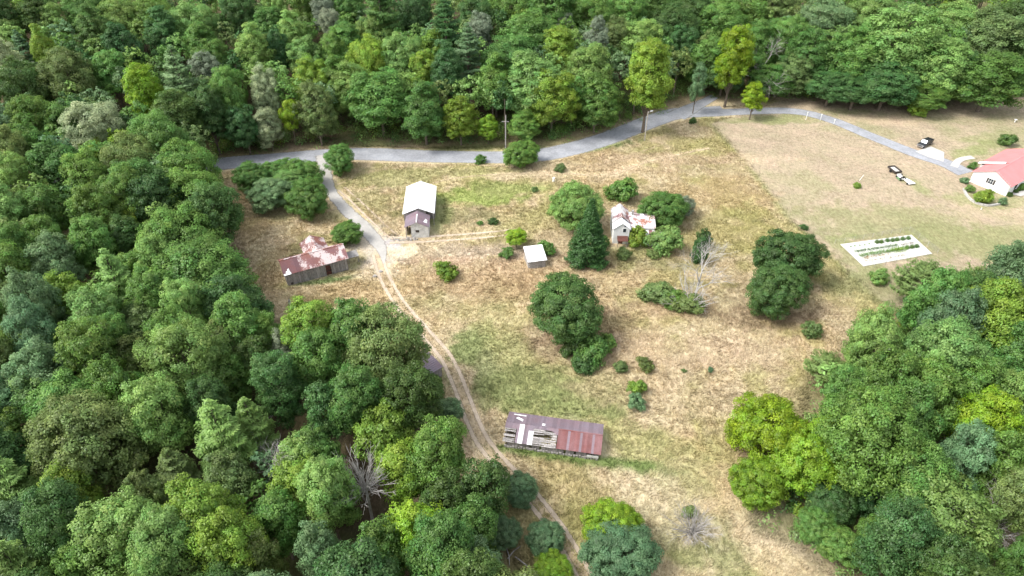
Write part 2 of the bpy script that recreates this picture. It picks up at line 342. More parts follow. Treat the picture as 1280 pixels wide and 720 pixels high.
def ribbon(name, P, wid, mat, z=.05, nseg=4, step=1.2, kind='structure'):
    P = spline(P, step); T_ = np.gradient(P, axis=0); T_ /= np.linalg.norm(T_, axis=1)[:, None]; Nn = np.stack([-T_[:,1], T_[:,0]], -1)
    if np.isscalar(wid): wid = np.full(len(P), wid)
    else: wid = np.interp(np.linspace(0, 1, len(P)), np.linspace(0, 1, len(wid)), wid)
    u = np.linspace(-.5, .5, nseg+1); V = P[:, None]+Nn[:, None]*u[None, :, None]*wid[:, None, None]
    Zz = terr(V[..., 0], V[..., 1])+z; V3 = np.concatenate([V, Zz[..., None]], -1).reshape(-1, 3)
    a = (np.arange(len(P)-1)[:, None]*(nseg+1)+np.arange(nseg)[None]).ravel(); q = np.stack([a, a+1, a+nseg+2, a+nseg+1], -1).astype('i')[:, ::-1]
    me = bpy.data.meshes.new(name); me.vertices.add(len(V3)); me.vertices.foreach_set('co', V3.astype('f').ravel()); setpoly(me, np.ascontiguousarray(q))
    uv = me.uv_layers.new(name='UVMap'); s = np.concatenate([[0], np.cumsum(np.linalg.norm(np.diff(P, axis=0), axis=1))])
    UV = np.stack(np.broadcast_arrays((u+.5)[None], s[:, None]), -1).reshape(-1, 2)
    uv.data.foreach_set('uv', UV[q.ravel()].astype('f').ravel())
    return tag(link(name, me, mat), kind=kind)
ROADP = [(-260,262),(-60,238),(120,222),(255,208),(340,200),(440,193),(550,196),(640,197),(700,190),(760,173),(815,152),(850,142),(905,139)]
ROAD = WP(ROADP)
ribbon('road', ROAD, [7.6]*9+[7.6,8], M['road'], .06)
DRV = WP([(842,143),(900,141),(985,139),(1040,151),(1090,171),(1140,191),(1180,204),(1207,217)])
ribbon('driveway', DRV, [6,5.4,5,5,5,5,5.6,6.5], M['road'], .075)
BR = WP([(845,146),(866,135),(882,127),(893,121)])
ribbon('side_road', BR, [7,6,4.5,3.5], M['road'], .09)
FD = WP([(404,194),(407,215),(414,240),(432,262),(455,284),(476,310),(480,330)])
ribbon('farm_drive', FD, [6.5,4.6,4.2,4.4,5.0,5.2,.6], M['drive'], .085)
CEN = spline(WP([(472,318),(480,345),(500,380),(530,415),(558,448),(577,490),(590,525),(606,556),(630,585),(668,625),(700,668),(730,720),(765,790)]), 1.2)
tg = np.gradient(CEN, axis=0); tg /= np.linalg.norm(tg, axis=1)[:, None]; nn_ = np.stack([-tg[:,1], tg[:,0]], -1)
ribbon('verge_track', CEN[::4], 5.2, M['faint'], .04)
for s in (-.95, .95): ribbon('wheel_rut', (CEN+nn_*s)[::3], 1.25, M['dirt'], .07+.004*s, step=.9)
T2 = spline(WP([(488,301),(540,299),(600,295),(650,289)]), 1.5)
for s in (-1.0, 1.0): ribbon('wheel_rut', (T2+np.array([0, s]))[::3], [1.6,1.4,1.3,.9], M['dirt'], .06+.004*s)
for s in (-1.0, .9):
    ribbon('wheel_rut', spline(WP([(418,236),(434,250),(452,268),(478,292),(496,303)]), 1)[::3]+np.array([.7*s+1.8, .7*s]), 1.0, M['dirt'], .065+.004*s)
FT = spline(WP([(500,250),(545,228),(600,220),(680,217),(760,219),(800,205),(840,195),(892,184)]), 1.5)
ribbon('field_track', FT[::4], [1.5,2,2,2.5,3.5,4,4], M['faint'], .05)
ribbon('field_track', WP([(420,232),(470,214),(560,206),(700,211),(770,200),(830,180)]), 1.6, M['faint'], .045)
ribbon('field_track', WP([(300,272),(350,268),(395,266),(420,262)]), 1.4, M['faint'], .045)
ribbon('walk', WP([(1192,209),(1196,203),(1203,199),(1216,197)]), 1.8, M['concrete'], .1)
def sheet(name, pxs, mat, z, kind='structure'):
    P = WP(pxs); return tag(MB().poly([(x, y, T(x, y)+z) for x, y in P], [tuple(range(len(P)))[::-1]]).build(name, mat), kind=kind)
sheet('parking_pad', [(1144,190),(1163,183.5),(1180,191),(1179,203),(1160,197)], M['concrete'], .12)
sheet('front_walk', [(1262,243),(1282,238),(1300,236),(1300,240),(1275,246)], M['concrete'], .12)

# ------------------------------------------------------------------ foliage
def leafmesh(name, P, Nr, size, tint, aspect=.6, dirs=None, extra=None):
    n_ = len(P); Nr = Nr/np.linalg.norm(Nr, axis=1)[:, None]
    r = rng.normal(size=(n_, 3)) if dirs is None else dirs
    U = r-Nr*np.sum(r*Nr, 1)[:, None]; U /= np.linalg.norm(U, axis=1)[:, None]+1e-9; V = np.cross(Nr, U)
    s = (size if np.ndim(size) else np.full(n_, size))[:, None]
    b_ = Nr*s*.16
    vs = np.stack([P-U*s*.5-b_, P+V*s*aspect*.5+b_, P+U*s*.5-b_, P-V*s*aspect*.5+b_], 1).reshape(-1, 3)
    q = np.arange(n_*4, dtype='i').reshape(-1, 4)
    me = bpy.data.meshes.new(name); me.vertices.add(n_*4); me.vertices.foreach_set('co', vs.astype('f').ravel()); setpoly(me, q)
    setcol(me, 'tint', np.repeat(tint, 4, 0))
    if extra is not None: setcol(me, 'col', np.repeat(extra, 4, 0))
    return me
def sph(n_):
    v = rng.normal(size=(n_, 3)); return v/np.linalg.norm(v, axis=1)[:, None]
def clumps_broad(R, H, nl, cr, conic=0.0, flatb=.75):
    """clump centres over big lobes on limbs; crown centre at origin, radius R, half height H"""
    L = []; ex = rng.uniform(.86, 1.16)
    k = 0
    while len(L) < nl and k < 400:
        k += 1; d = sph(1)[0]
        if d[2] < -flatb: continue
        f = rng.uniform(.38, .84); p = d*np.array([R*ex, R/ex, H])*f
        if conic: p[:2] *= 1-conic*(p[2]/H*.5+.5)
        rr = rng.uniform(.5, .85)*(1-f)*R+.13*R
        if all(np.linalg.norm(p-a[0]) > .5*(rr+a[1]) for a in L): L.append((p, rr))
    L.append((np.array([0, 0, H*.2]), R*.55)); L.append((np.array([0, 0, -H*.3]), R*.5))
    C = []
    for p, rr in L:
        m_ = int(4*pi*rr*rr/(cr*cr*2.3))
        for d in sph(m_):
            c = p+d*rr*rng.uniform(.82, 1.02)*np.array([1, 1, .85])
            # keep only clumps on the outside of the union of lobes
            if any(np.linalg.norm((c-a)/np.array([1,1,.85])) < b_*.8 for a, b_ in L if a is not p): continue
            if c[2] < -H*.85: continue
            C.append(c)
    return np.array(C), L
def crown_broad(name, R, H, nl, cr, leaf, per, conic=0, extra=None, squash=.62):
    C, L = clumps_broad(R, H, nl, cr, conic)
    nC = len(C); ci = np.repeat(np.arange(nC), per); n_ = len(ci)
    out = C/np.array([R, R, H]); out = out/np.linalg.norm(out, axis=1)[:, None]
    d = sph(n_); o = out[ci]; d = d+o*.55+np.array([0, 0, .35]); d /= np.linalg.norm(d, axis=1)[:, None]
    crs = cr*rng.uniform(.75, 1.3, nC)
    P = C[ci]+d*crs[ci][:, None]*(rng.random((n_, 1))**.35)*np.array([1.08, 1.08, squash+.15])
    Nr = d*.9+o*.25+np.array([0, 0, .35])+sph(n_)*.55
    t = np.stack([np.clip(.5+.28*rng.normal(size=nC)[ci]+.10*rng.normal(size=n_), 0, 1), np.clip(.42+.19*rng.normal(size=nC)[ci]+.12*rng.normal(size=n_), 0, 1), np.zeros(n_)], -1)
    sz = leaf*rng.uniform(.7, 1.35, n_)
    # a thin inner fill so the lobes are not hollow
    mi = n_//7; j = rng.integers(0, len(L), mi); Lp = np.array([l[0] for l in L]); Lr = np.array([l[1] for l in L])
    Pi = Lp[j]+sph(mi)*Lr[j][:, None]*rng.uniform(.3, .85, (mi, 1)); 
    P = np.vstack([P, Pi]); Nr = np.vstack([Nr, sph(mi)+np.array([0, 0, .4])]); sz = np.concatenate([sz, leaf*1.7*np.ones(mi)]); t = np.vstack([t, np.tile([.4, .3, 0], (mi, 1))])
    return leafmesh(name, P, Nr, sz, t, .62), L
def trunk_mesh(name, base_z, L, r0, limbs=True, top=None):
    """trunk from base_z (below the crown centre) up into the crown, limbs reaching each lobe"""
    m_ = MB(); topz = (max(l[0][2] for l in L)*.6 if top is None else top)
    p = np.array([0, 0, base_z-.6]); k = 5; pts = [p]
    for i in range(1, k+1):
        f = i/k; pts.append(np.array([rng.normal()*.12*r0*4*f, rng.normal()*.12*r0*4*f, base_z+(topz-base_z)*f]))
    for i in range(k): m_.tube(pts[i], pts[i+1], r0*(1.25 if i == 0 else 1-.8*i/k), r0*(1-.8*(i+1)/k), 7)
    if limbs:
        for (q, rr) in L:
            z = base_z+(q[2]-base_z)*rng.uniform(.35, .6); z = max(base_z+.8, min(z, topz*.9 if topz > 0 else z)); f = (z-base_z)/(topz-base_z+1e-6)
            a = np.array([0, 0, z]); mid = a*.45+q*.55+np.array([0, 0, -.06*rr]); r = r0*.42
            m_.tube(a, mid, r, r*.6, 5); m_.tube(mid, q+np.array([0,0,rr*.3]), r*.6, r*.15, 4)
            for e in range(3): m_.tube(mid*.4+q*.6, q+sph(1)[0]*rr*.85, r*.3, r*.06, 3)
    return m_.mesh(name)
# prototypes: dict kind -> list of (trunk mesh, crown mesh, R, H, hc) ; crown mesh has its centre at z = hc
PR = {}
def shift(me, dz):
    a = np.empty(len(me.vertices)*3, 'f'); me.vertices.foreach_get('co', a); a = a.reshape(-1, 3); a[:, 2] += dz; me.vertices.foreach_set('co', a.ravel()); me.update()
def add_broad(kind, R, H, hc, nl, cr, leaf, per, r0, conic=0, bark='bark', squash=.62):
    cm, L = crown_broad('crown', R, H, nl, cr, leaf, per, conic, squash=squash); tm = trunk_mesh('trunk', -hc, L, r0)
    shift(cm, hc); shift(tm, hc); cm.materials.append(M['leaf']); tm.materials.append(M[bark]); PR.setdefault(kind, []).append((tm, cm, R, H, hc))
for i in range(5): add_broad('large', 7.0, 7.2, 11.0, 24, 1.15, 0.336, 75, .42)
for i in range(7): add_broad('medium', 5.0, 7.0, 10.0, 20, .92, 0.296, 66, .30, .1)
for i in range(4): add_broad('small', 3.4, 5.4, 7.5, 14, .75, 0.264, 60, .2, .15)
for i in range(4): add_broad('tall', 4.6, 9.4, 12.0, 26, .9, 0.288, 66, .32, .35)
for i in range(3): add_broad('open', 6.5, 5.8, 6.3, 24, 1.0, 0.288, 95, .42)
for i in range(4): add_broad('edge', 5.0, 7.8, 8.6, 22, .92, 0.296, 66, .28, .1)
for i in range(5): add_broad('shrub', 2.0, 1.5, 1.35, 7, .5, .24, 40, .08)
for i in range(2): add_broad('flat', 5.0, 3.6, 7.5, 20, .95, 0.288, 66, .25, 0, 'palebark', .38)
# conifers
def crown_pine(R, Hh, kind):
    """feathery boughs in tiers; z from 0 (lowest bough) to Hh (tip)"""
    P = []; Nn = []; D = []; Sz = []; Ti = []; m_ = MB(); tiers = int(Hh/(.85 if kind == 'pine' else .5))
    for i in range(tiers):
        f = i/(tiers-1); z = f*Hh
        if kind == 'pine': L = R*(1-f)**.7*(.75+.25*sin(f*pi))+.35
        elif kind == 'spruce': L = R*(1-f**1.15)+.12
        else: L = R*(1-f**2.2)*(.9)+.3
        nb = {'pine': 6, 'spruce': 24, 'cedar': 11}[kind]
        for j in range(nb):
            a = rng.uniform(0, 2*pi); l = L*rng.uniform(.72, 1.12); up = {'pine': .22, 'spruce': .1, 'cedar': .75}[kind]*rng.uniform(.6, 1.4)
            d = np.array([cos(a), sin(a), up]); side = np.array([-sin(a), cos(a), 0]); p0 = np.array([0, 0, z])
            if kind == 'pine': m_.tube(p0, p0+d*l*.85, .07, .02, 3)
            k = int(l/{'pine': .17, 'spruce': .3, 'cedar': .26}[kind])+2
            for s in np.linspace(.25 if kind == 'pine' else .45, 1, k):
                tnt = (np.clip(.5+.15*rng.normal(), 0, 1), np.clip(.42+.25*(s-.6)+.12*rng.normal(), 0, 1), 0)
                w_ = {'pine': .28*l*(1.15-s)+.2, 'spruce': .3, 'cedar': .35}[kind]
                for q in range({'pine': 6, 'spruce': 5, 'cedar': 5}[kind]):
                    o = side*rng.normal()*w_+np.array([0, 0, rng.normal()*.12+.1*s*l*(.5 if kind == 'pine' else 0)])
                    P.append(p0+d*l*s+o); e = d*1.0+side*np.sign(np.dot(o, side))*.7+np.array([0, 0, .5])+sph(1)[0]*.35; D.append(e)
                    Nn.append(np.array([0, 0, 1])+d*.5+sph(1)[0]*.5); Sz.append({'pine': .62, 'spruce': .34, 'cedar': .55}[kind]*rng.uniform(.7, 1.3)); Ti.append(tnt)
    me = leafmesh('crown', np.array(P), np.array(Nn), np.array(Sz), np.array(Ti), {'pine': .3, 'spruce': .55, 'cedar': .35}[kind], np.array(D))
    return me, m_
def add_con(kind, R, Hh, z0, key=None):
    me, m_ = crown_pine(R, Hh, kind); shift(me, z0); m_.v = [(x, y, z+z0) for x, y, z in m_.v]
    m_.tube((0, 0, -.5), (0, 0, z0+Hh*.5), .3, .18, 7); m_.tube((0, 0, z0+Hh*.5), (0, 0, z0+Hh), .18, .03, 5)
    tm = m_.mesh('trunk'); me.materials.append(M['leaf']); tm.materials.append(M['bark']); PR.setdefault(key or kind, []).append((tm, me, R, Hh/2, z0+Hh/2))
for i in range(3): add_con('pine', 4.6, 13, 6)
add_con('spruce', 4.3, 12.5, .3)
for i in range(2): add_con('cedar', 4.3, 7, .8)
# dead trees
def deadtree(h, spread, r0, depth=4, dens=4, lean=(0, 0), fan=.55):
    m_ = MB()
    def br(p, d, l, r, k):
        p1 = p+d*l*.55+sph(1)[0]*l*.05; p2 = p1+(d+sph(1)[0]*.22)*l*.5
        m_.tube(p, p1, r, r*.8, 6 if k > 2 else 3); m_.tube(p1, p2, r*.8, r*.5, 6 if k > 2 else 3)
        if k == 0: return
        for i in range(dens):
            s = rng.uniform(.35, 1.0); q = p*(1-s)+p2*s if s < .5 else p1*(2-2*s)+p2*(2*s-1)
            e = sph(1)[0]; nd = d+e*fan*spread; nd[2] += .12; nd /= np.linalg.norm(nd)
            br(q, nd, l*rng.uniform(.5, .8), r*.45, k-1)
    d0 = np.array([lean[0], lean[1], 1.]); d0 /= np.linalg.norm(d0)
    br(np.array([0, 0, -.3]), d0, h*.55, r0, depth); return m_.mesh('branches')
PR['dead'] = [deadtree(11, 1.6, .22, 4, 5), deadtree(12, 1.9, .22, 4, 5), deadtree(10, 1.5, .2, 4, 4)]
def deadfan(L, n_, th=1.0):
    m_ = MB()
    for i in range(n_):
        d = sph(1)[0]; d[2] = abs(d[2])*.9+.25; d /= np.linalg.norm(d); l = L*rng.uniform(.55, 1.1); p = np.array([rng.normal()*.25, rng.normal()*.25, .1]); cr_ = sph(1)[0]*.35
        q = p+(d+cr_*.5)*l*.4; q2 = q+(d-cr_*.4)*l*.3; e = q2+(d+sph(1)[0]*.25+np.array([0, 0, .12]))*l*.35; m_.tube(p, q, .065*th, .05*th, 4); m_.tube(q, q2, .05*th, .035*th, 3); m_.tube(q2, e, .035*th, .012*th, 3)
        for k in range(9): s = rng.uniform(0, 1); a = q+(q2-q)*s if k % 2 else q2+(e-q2)*s; b_ = d+sph(1)[0]*.7; m_.tube(a, a+b_*l*.28*(1.2-s), .025, .01, 3)
    return m_.mesh('branches')
PR['deadfan'] = [deadfan(5.0, 70)]; PR['deadfan2'] = [deadfan(6.5, 20, 2.0)]

COLS = {'S': (0.053,0.111,0.028), 'D': (0.083,0.164,0.053), 'M': (0.133,0.252,0.068), 'L': (0.207,0.345,0.111), 'Y': (0.207,0.329,0.066), 'V': (0.217,0.355,0.051), 'B': (0.154,0.260,0.127), 'O': (0.167,0.242,0.087), 'P': (0.360,0.424,0.244), 'G': (0.212,0.254,0.170)}
CW = {'S': 'dark green', 'D': 'dark green', 'M': 'mid green', 'L': 'light green', 'Y': 'yellow-green', 'V': 'bright yellow-green', 'B': 'bluish green', 'O': 'olive', 'P': 'pale cream-tinged', 'G': 'greyish'}
TREES = []   # dicts for labelling
NAME = {'large': 'broadleaf_tree', 'medium': 'broadleaf_tree', 'small': 'broadleaf_tree', 'tall': 'broadleaf_tree', 'edge': 'broadleaf_tree', 'open': 'broadleaf_tree', 'flat': 'broadleaf_tree', 'shrub': 'shrub', 'pine': 'pine_tree', 'spruce': 'evergreen_tree', 'cedar': 'cedar_tree'}
CAT = {'broadleaf_tree': 'tree', 'shrub': 'shrub', 'pine_tree': 'pine tree', 'evergreen_tree': 'evergreen tree', 'cedar_tree': 'cedar tree', 'dead_tree': 'dead tree'}
placed = []
def jit(c): 
    k = random.uniform(.85, 1.18); h = random.uniform(-.012, .012); return (max(.01, c[0]*k+h), c[1]*k, max(.01, c[2]*k-h*.5), 1)
def make_tree(kind, x, y, R, col, hs=1.0, label=None, group=None):
    lst = PR[kind]; tm, cm, R0, H0, hc0 = random.choice(lst); s = R/R0; sz = s*hs
    nmn = NAME[kind]; z = T(x, y); e = empty(nmn, x, y, z-.05, random.uniform(0, 6.28)); e.scale = (s*random.uniform(.9, 1.12), s*random.uniform(.9, 1.12), sz)
    a = link('trunk', tm, None, e); c = link('crown', cm, None, e); c.color = jit(COLS[col])
    e['category'] = CAT[nmn]
    px, py, pm = PX(x, y, z+hc0*sz)
    TREES.append(dict(o=e, kind=kind, name=nmn, col=col, px=px, py=py, w=2*R*pm, label=label, x=x, y=y, group=group)); placed.append((x, y, R))
    return e
def solo(kind, px, py, wpx, col, hs=1.0, label=None, group=None, hcf=None):
    """crown centre at px,py"""
    R0, H0, hc0 = PR[kind][0][2:5]; h = hc0
    for _ in range(3):
        x, y = W(px, py, h); pm = PX(x, y, T(x, y)+h)[2]; R = wpx/2/pm*.93; h = hc0*R/R0*hs
    return make_tree(kind, x, y, R, col, hs, label, group)
def forest(px, py, wpx, col, kind=None):
    for _ in range(3):
        h = 11.5; x, y = W(px, py, h); pm = PX(x, y, T(x, y)+h)[2]; R = wpx/2/pm*1.22
    if kind is None:
        kind = 'large' if R > 5.6 else 'medium' if R > 3.9 else 'small'
        if R > 3.2 and R < 5.8 and py < 170 and random.random() < .55: kind = 'tall'
        if py < 200 and abs(y-np.interp(x, _edge[:,0], _edge[:,1])) < 13 and x > -75: kind = 'edge'
    R0, H0, hc0 = PR[kind][0][2:5]; s = R/R0; hs = 1.0
    if kind in ('large', 'medium', 'small', 'tall', 'edge'):
        tgt = {'large': 11.5, 'medium': 11, 'small': 9, 'tall': 12, 'edge': 10}[kind]*random.uniform(.93, 1.07); hs = min(1.45, max(.75, tgt/(hc0*s)))
    while hs > .62:
        x, y = W(px, py, hc0*s*hs)
        if inforest(np.array([x]), np.array([y-1.0]))[0]: break
        hs -= .05
    return make_tree(kind, x, y, R, col, hs)
HAND = """18,45,22,L 70,32,34,L 50,22,35,D 8,25,30,D 30,65,30,B,pine 110,20,40,M 150,30,40,L 190,22,45,M 205,45,40,D 120,45,34,D 155,65,40,D 245,35,45,L 255,60,36,M 300,20,40,D
335,35,38,M 345,10,26,L 380,15,34,M 365,50,34,L 405,20,26,G 415,42,28,G 320,70,40,L 385,75,40,L 420,70,30,M 345,65,30,D 8,85,36,P 60,75,26,Y 85,100,50,O 30,110,45,D 140,95,40,M
225,100,45,B,pine 260,95,34,G 270,80,38,M 287,120,45,M 260,140,40,D 333,120,32,P 335,160,32,P 390,108,40,Y 395,140,38,O 305,160,40,D 420,105,40,M 225,150,45,D 120,165,58,P 90,165,50,M
45,160,50,M 10,170,40,B 200,182,58,M 165,205,55,O 125,198,34,Y 15,200,45,O 45,190,40,M 75,215,50,M 235,215,58,M 20,228,40,L 110,228,50,M 170,237,50,M
440,15,30,M 475,10,45,D,pine 520,20,40,D 557,37,46,D,pine 470,45,40,L 505,75,45,L 460,80,45,Y 435,60,36,M 545,68,38,Y 530,92,30,Y 560,95,36,D 475,125,62,M 530,140,50,M 440,115,45,L 595,25,40,D
585,68,40,B,pine 600,45,28,G 665,45,56,M 640,78,64,M 662,108,64,L 620,105,50,M 575,150,36,Y 610,160,24,V 655,158,36,M 690,125,48,Y 704,38,24,G 745,57,28,G 735,90,50,L 745,128,48,M 700,65,38,Y
740,20,50,M 780,20,45,M 800,55,48,L 770,50,30,O 840,35,50,D 852,65,34,D 820,12,40,M 690,10,50,M 640,12,50,M 865,20,50,D 900,30,50,M 930,15,50,M 965,10,50,O 985,50,48,M 1030,28,50,B 945,65,44,M
1010,75,48,M 1065,72,58,M 1040,105,50,D 992,94,42,O 1090,25,66,L 1120,62,74,L 1110,103,56,D 1070,112,48,D 1180,88,56,L 1160,118,46,M 1195,32,58,L 1240,55,64,O 1240,98,66,M 1275,25,40,D
1275,75,50,M 55,270,55,M 10,260,35,O 125,275,50,M 160,252,56,M 200,255,50,D 240,250,58,M 270,272,62,D 225,305,88,M 120,312,50,M 160,305,42,D 165,288,28,Y 60,312,48,M 20,322,45,M 70,335,56,B
145,350,52,L,pine 165,345,40,M 92,375,42,Y 45,385,50,B 250,352,96,M 195,380,50,M 235,392,50,L 125,405,60,L 180,412,50,O 15,385,40,O 45,422,52,B 292,378,28,Y 300,412,58,M 290,430,42,O 340,425,38,M
235,455,80,L 120,450,66,M 60,440,38,Y 175,455,50,O 60,472,56,B 20,440,40,M 398,455,70,M 320,452,45,D 285,475,50,M 356,446,34,G 60,505,56,L 20,500,50,B 150,500,58,M 195,525,74,L 110,560,96,O
20,555,50,M 15,610,70,L,pine 90,628,56,Y 275,540,64,L,pine 315,530,52,L,pine 220,590,50,O,pine 290,600,52,O 190,622,46,O 375,612,62,Y 378,578,48,L 255,650,72,Y 150,672,84,L 212,692,70,L 290,690,74,Y
25,662,60,B 22,712,66,L,pine 330,702,50,O 100,712,50,M 405,522,48,D 398,568,45,M 412,605,40,O 350,652,56,M 400,692,50,B 445,420,62,M 482,437,80,O 528,488,48,D 480,545,58,Y 445,505,62,M 510,500,60,D
545,572,68,M 503,590,54,Y 605,612,54,D 555,628,50,D 522,665,66,V 480,692,56,M 600,716,54,B 560,515,36,B 905,92,44,D 962,100,44,M 885,80,44,M"""
for tk in HAND.split():
    a = tk.split(','); forest(float(a[0]), float(a[1]), float(a[2]), a[3], a[4] if len(a) > 4 else None)
# trees that one can name from the photograph
solo('tall', 182, 118, 50, 'V', 1.05, 'tall yellow-green poplar standing out of the dark woods, upper left')
solo('tall', 812, 97, 62, 'Y', 1.0, 'big yellow-green tree overhanging the far side of the paved road bend')
solo('tall', 918, 72, 52, 'V', 1.05, 'tallest bright yellow-green tree with pale bare trunks beside the driveway fork')
solo('small', 943, 122, 32, 'V', .9, 'low bright yellow-green crown right of pale trunks at the driveway fork')
solo('small', 363, 145, 28, 'V', 1.35, 'small bright yellow-green tree with leaning bare trunk at the road woods edge')
solo('small', 872, 105, 24, 'B', 1.6, 'thin sparse pale tree with grey trunk at the road fork')
solo('open', 652, 192, 44, 'M', .85, 'round dark green tree on the near verge of the paved road')
solo('open', 424, 199, 42, 'M', .95, 'round dark tree at the corner where the farm drive leaves the road')
for q in [(314,222,50,'M'),(348,214,42,'M'),(340,243,56,'B'),(378,218,50,'M'),(384,248,60,'M'),(358,233,50,'L')]:
    solo('open', q[0], q[1], q[2], q[3], .85)
solo('open', 434, 291, 40, 'M', .8, 'round green tree between the rusty barn and the farm drive')
solo('open', 706, 386, 98, 'D', 1.0, 'large rounded dark green tree alone in the middle of the meadow')
solo('open', 720, 260, 70, 'L', 1.0, 'broad light-topped green tree left of the old white house')
solo('spruce', 737, 289, 60, 'S', 1.1, 'dark conical evergreen in front of the old white house')
PR['spruce'][0][1].materials[0] = M['leaf']
solo('small', 645, 296, 30, 'V', .5, 'yellow-green small tree left of the little white-roofed shed')
solo('open', 829, 262, 54, 'M', .95, 'green tree close against right side of the old white house')
solo('open', 851, 258, 36, 'G', .85, 'greyish half-bare tree right of the old white house')
solo('open', 986, 322, 78, 'D', 1.05, 'farther of the two joined dark trees in the dry meadow')
solo('open', 972, 364, 77, 'D', 1.0, 'nearer of the two joined dark trees in the dry meadow')
solo('cedar', 1152, 357, 76, 'O', .9, 'broad olive cedar below the vegetable garden')
solo('cedar', 1225, 357, 56, 'O', .9, 'olive cedar at the right end of the lawn, right of the broadest one')
solo('open', 1268, 345, 54, 'B', .9, 'bluish green tree at the right photo edge behind cedars')
solo('small', 1186, 392, 38, 'G', .6, 'greyish bush-like tree between the two olive cedars')
solo('small', 1141, 398, 38, 'D', .7, 'small dark blue-green tree at the tip of right-hand woods')
for q in [(1105,435,74,'M','open'),(1030,462,52,'O','cedar'),(1178,455,80,'L','large'),(1240,405,74,'Y','large'),(1262,445,54,'M','medium'),(1105,485,60,'M','medium'),(1215,490,56,'M','medium'),(1150,500,72,'M','large'),
          (1085,548,106,'M','large'),(1225,535,60,'V','medium'),(1205,575,56,'B','medium'),(1255,502,48,'L','medium'),(1250,588,58,'M','medium'),(1170,640,104,'L','flat'),(1056,684,56,'M','open'),
          (1040,628,66,'D','open'),(1100,618,80,'D','open'),(1215,668,62,'L','flat'),(1272,625,56,'O','medium'),(1275,708,50,'M','medium'),(1102,672,62,'M','open'),(1020,655,50,'M','open'),(1140,600,70,'M','large')]:
    (solo if q[4] in ('open', 'cedar') else (lambda k, a, b_, c, d: forest(a, b_, c, d, k)))(q[4], q[0], q[1], q[2], q[3])
solo('open', 962, 542, 98, 'V', 1.1, 'upper left of the three bright yellow-green crowns at right woods corner')
solo('open', 1015, 572, 104, 'V', 1.1, 'right-hand bright yellow-green crown at the right woods corner')
solo('open', 948, 602, 72, 'V', 1.0, 'lowest bright yellow-green crown at the right woods corner')
solo('open', 764, 655, 72, 'V', 1.0, 'bright yellow-green tree in the near meadow behind a pale one')
solo('open', 776, 690, 84, 'B', .9, 'pale bluish green tree in the near meadow at bottom edge')
for q, lb in [((650,612,50,'B'),'pale soft green tree beside the dirt track, farthest of three'),((625,665,48,'B'),'pale soft green tree left of the dirt track, middle of three'),((682,672,50,'B'),'pale soft green tree over the dirt track, nearest of three')]:
    solo('open', *q, .8, lb)
solo('open', 690, 716, 54, 'V', .8, 'bright yellow-green tree beside the dirt track at bottom edge')
SH = [(753,303,20,'M','small green shrub against left front corner of the old house'),(815,318,16,'O','small olive shrub on the lawn right of old house lean-to'),(757,428,28,'M','right-hand end of vine thicket below the large lone tree'),(728,455,30,'D','lowest dark bush of the thicket below large lone tree'),(738,440,48,'M','dark vine thicket trailing from the large lone meadow tree'),(718,430,40,'D','dark shrub at foot of the large lone meadow tree'),(557,339,32,'Y','rounded bright green shrub alone below the pale track'),(806,456,27,'O','round olive bush alone in the dry meadow'),
      (776,459,19,'O','small olive bush left of the round olive bush'),(797,484,26,'Y','yellow-green shrub in the meadow above a bluish one'),(795,503,28,'B','bluish green shrub in the meadow below a yellow-green one'),(1016,413,28,'O','grey-olive shrub at foot of the two joined dark trees'),
      (616,277,12,'D','tiny dark bush in the meadow right of the white barn'),(600,279,8,'M','tiniest bush beside a tiny dark bush, right of white barn'),(668,237,10,'O','tiny bush at the right end of the bright green grass'),
      (778,238,40,'M','wide dark shrub behind the old white house'),(830,300,46,'L','light green shrub at the right front of the old house'),(796,297,32,'Y','thin yellowish shrub in front of the old white house'),(780,318,22,'O','low yellowish shrub in the yard of the old house'),
      (822,366,44,'O','left of the low spreading shrubs under the bleached dead tree'),(862,380,40,'O','right of the low spreading shrubs under the bleached dead tree'),(842,374,36,'M','middle low spreading shrub under the bleached dead tree'),(1005,284,11,'D','small round dark bush on the mown field boundary'),
      (1100,346,26,'L','light green shrub just below the vegetable garden'),(634,316,20,'M','low green shrub at foot of the yellow-green tree by shed'),(682,310,24,'M','green shrub right of the little white-roofed shed'),(386,412,24,'B','bluish shrub at woods edge below the rusty barn'),
      (600,200,16,'M','low shrub on the near verge of the paved road'),(866,151,11,'D','small dark bush at foot of the thin tree by fork'),(1072,232,10,'Y','small yellowish bush with a white stake on the mown field'),(700,210,14,'O','low olive shrub between road and field track'),
      (1213,236,14,'L','light shrub at left in the curved stone bed by house'),(1231,246,24,'Y','largest yellow-green shrub in the curved stone bed by house'),(1253,252,13,'B','bluish shrub at right end of the curved stone bed'),(1206,226,11,'B','low grey-green shrub at the end of paved driveway'),
      (1261,243,8,'D','left of two small dark clipped bushes by the red-roofed house'),(1269,239,7,'D','right of two small dark clipped bushes by red-roofed house'),(1277,234,12,'M','green shrub by right wall of the red-roofed house at edge'),
      (1216,207,13,'M','dark hedge shrub inside the curved walk of the red-roofed house'),(1260,175,22,'D','dark shrub behind the red roof at the right'),(855,464,8,'O','tiny olive tuft bush right of the round olive bush'),(888,462,9,'B','tiny greyish weed clump in the dry meadow'),
      (874,315,24,'D','upright dark shrub behind the bleached dead tree'),(879,300,18,'D','top part of upright dark cedar behind bleached dead tree'),(1150,135,28,'Y','low yellow-green bush at woods edge above the driveway'),(862,640,20,'O','low green clump around the dead bush at bottom')]
for px, py, wpx, c, lb in SH: solo('shrub', px, py, wpx, c, 2.2 if 'upright' in lb else (.75 if 'spreading' in lb else 1.0), lb)
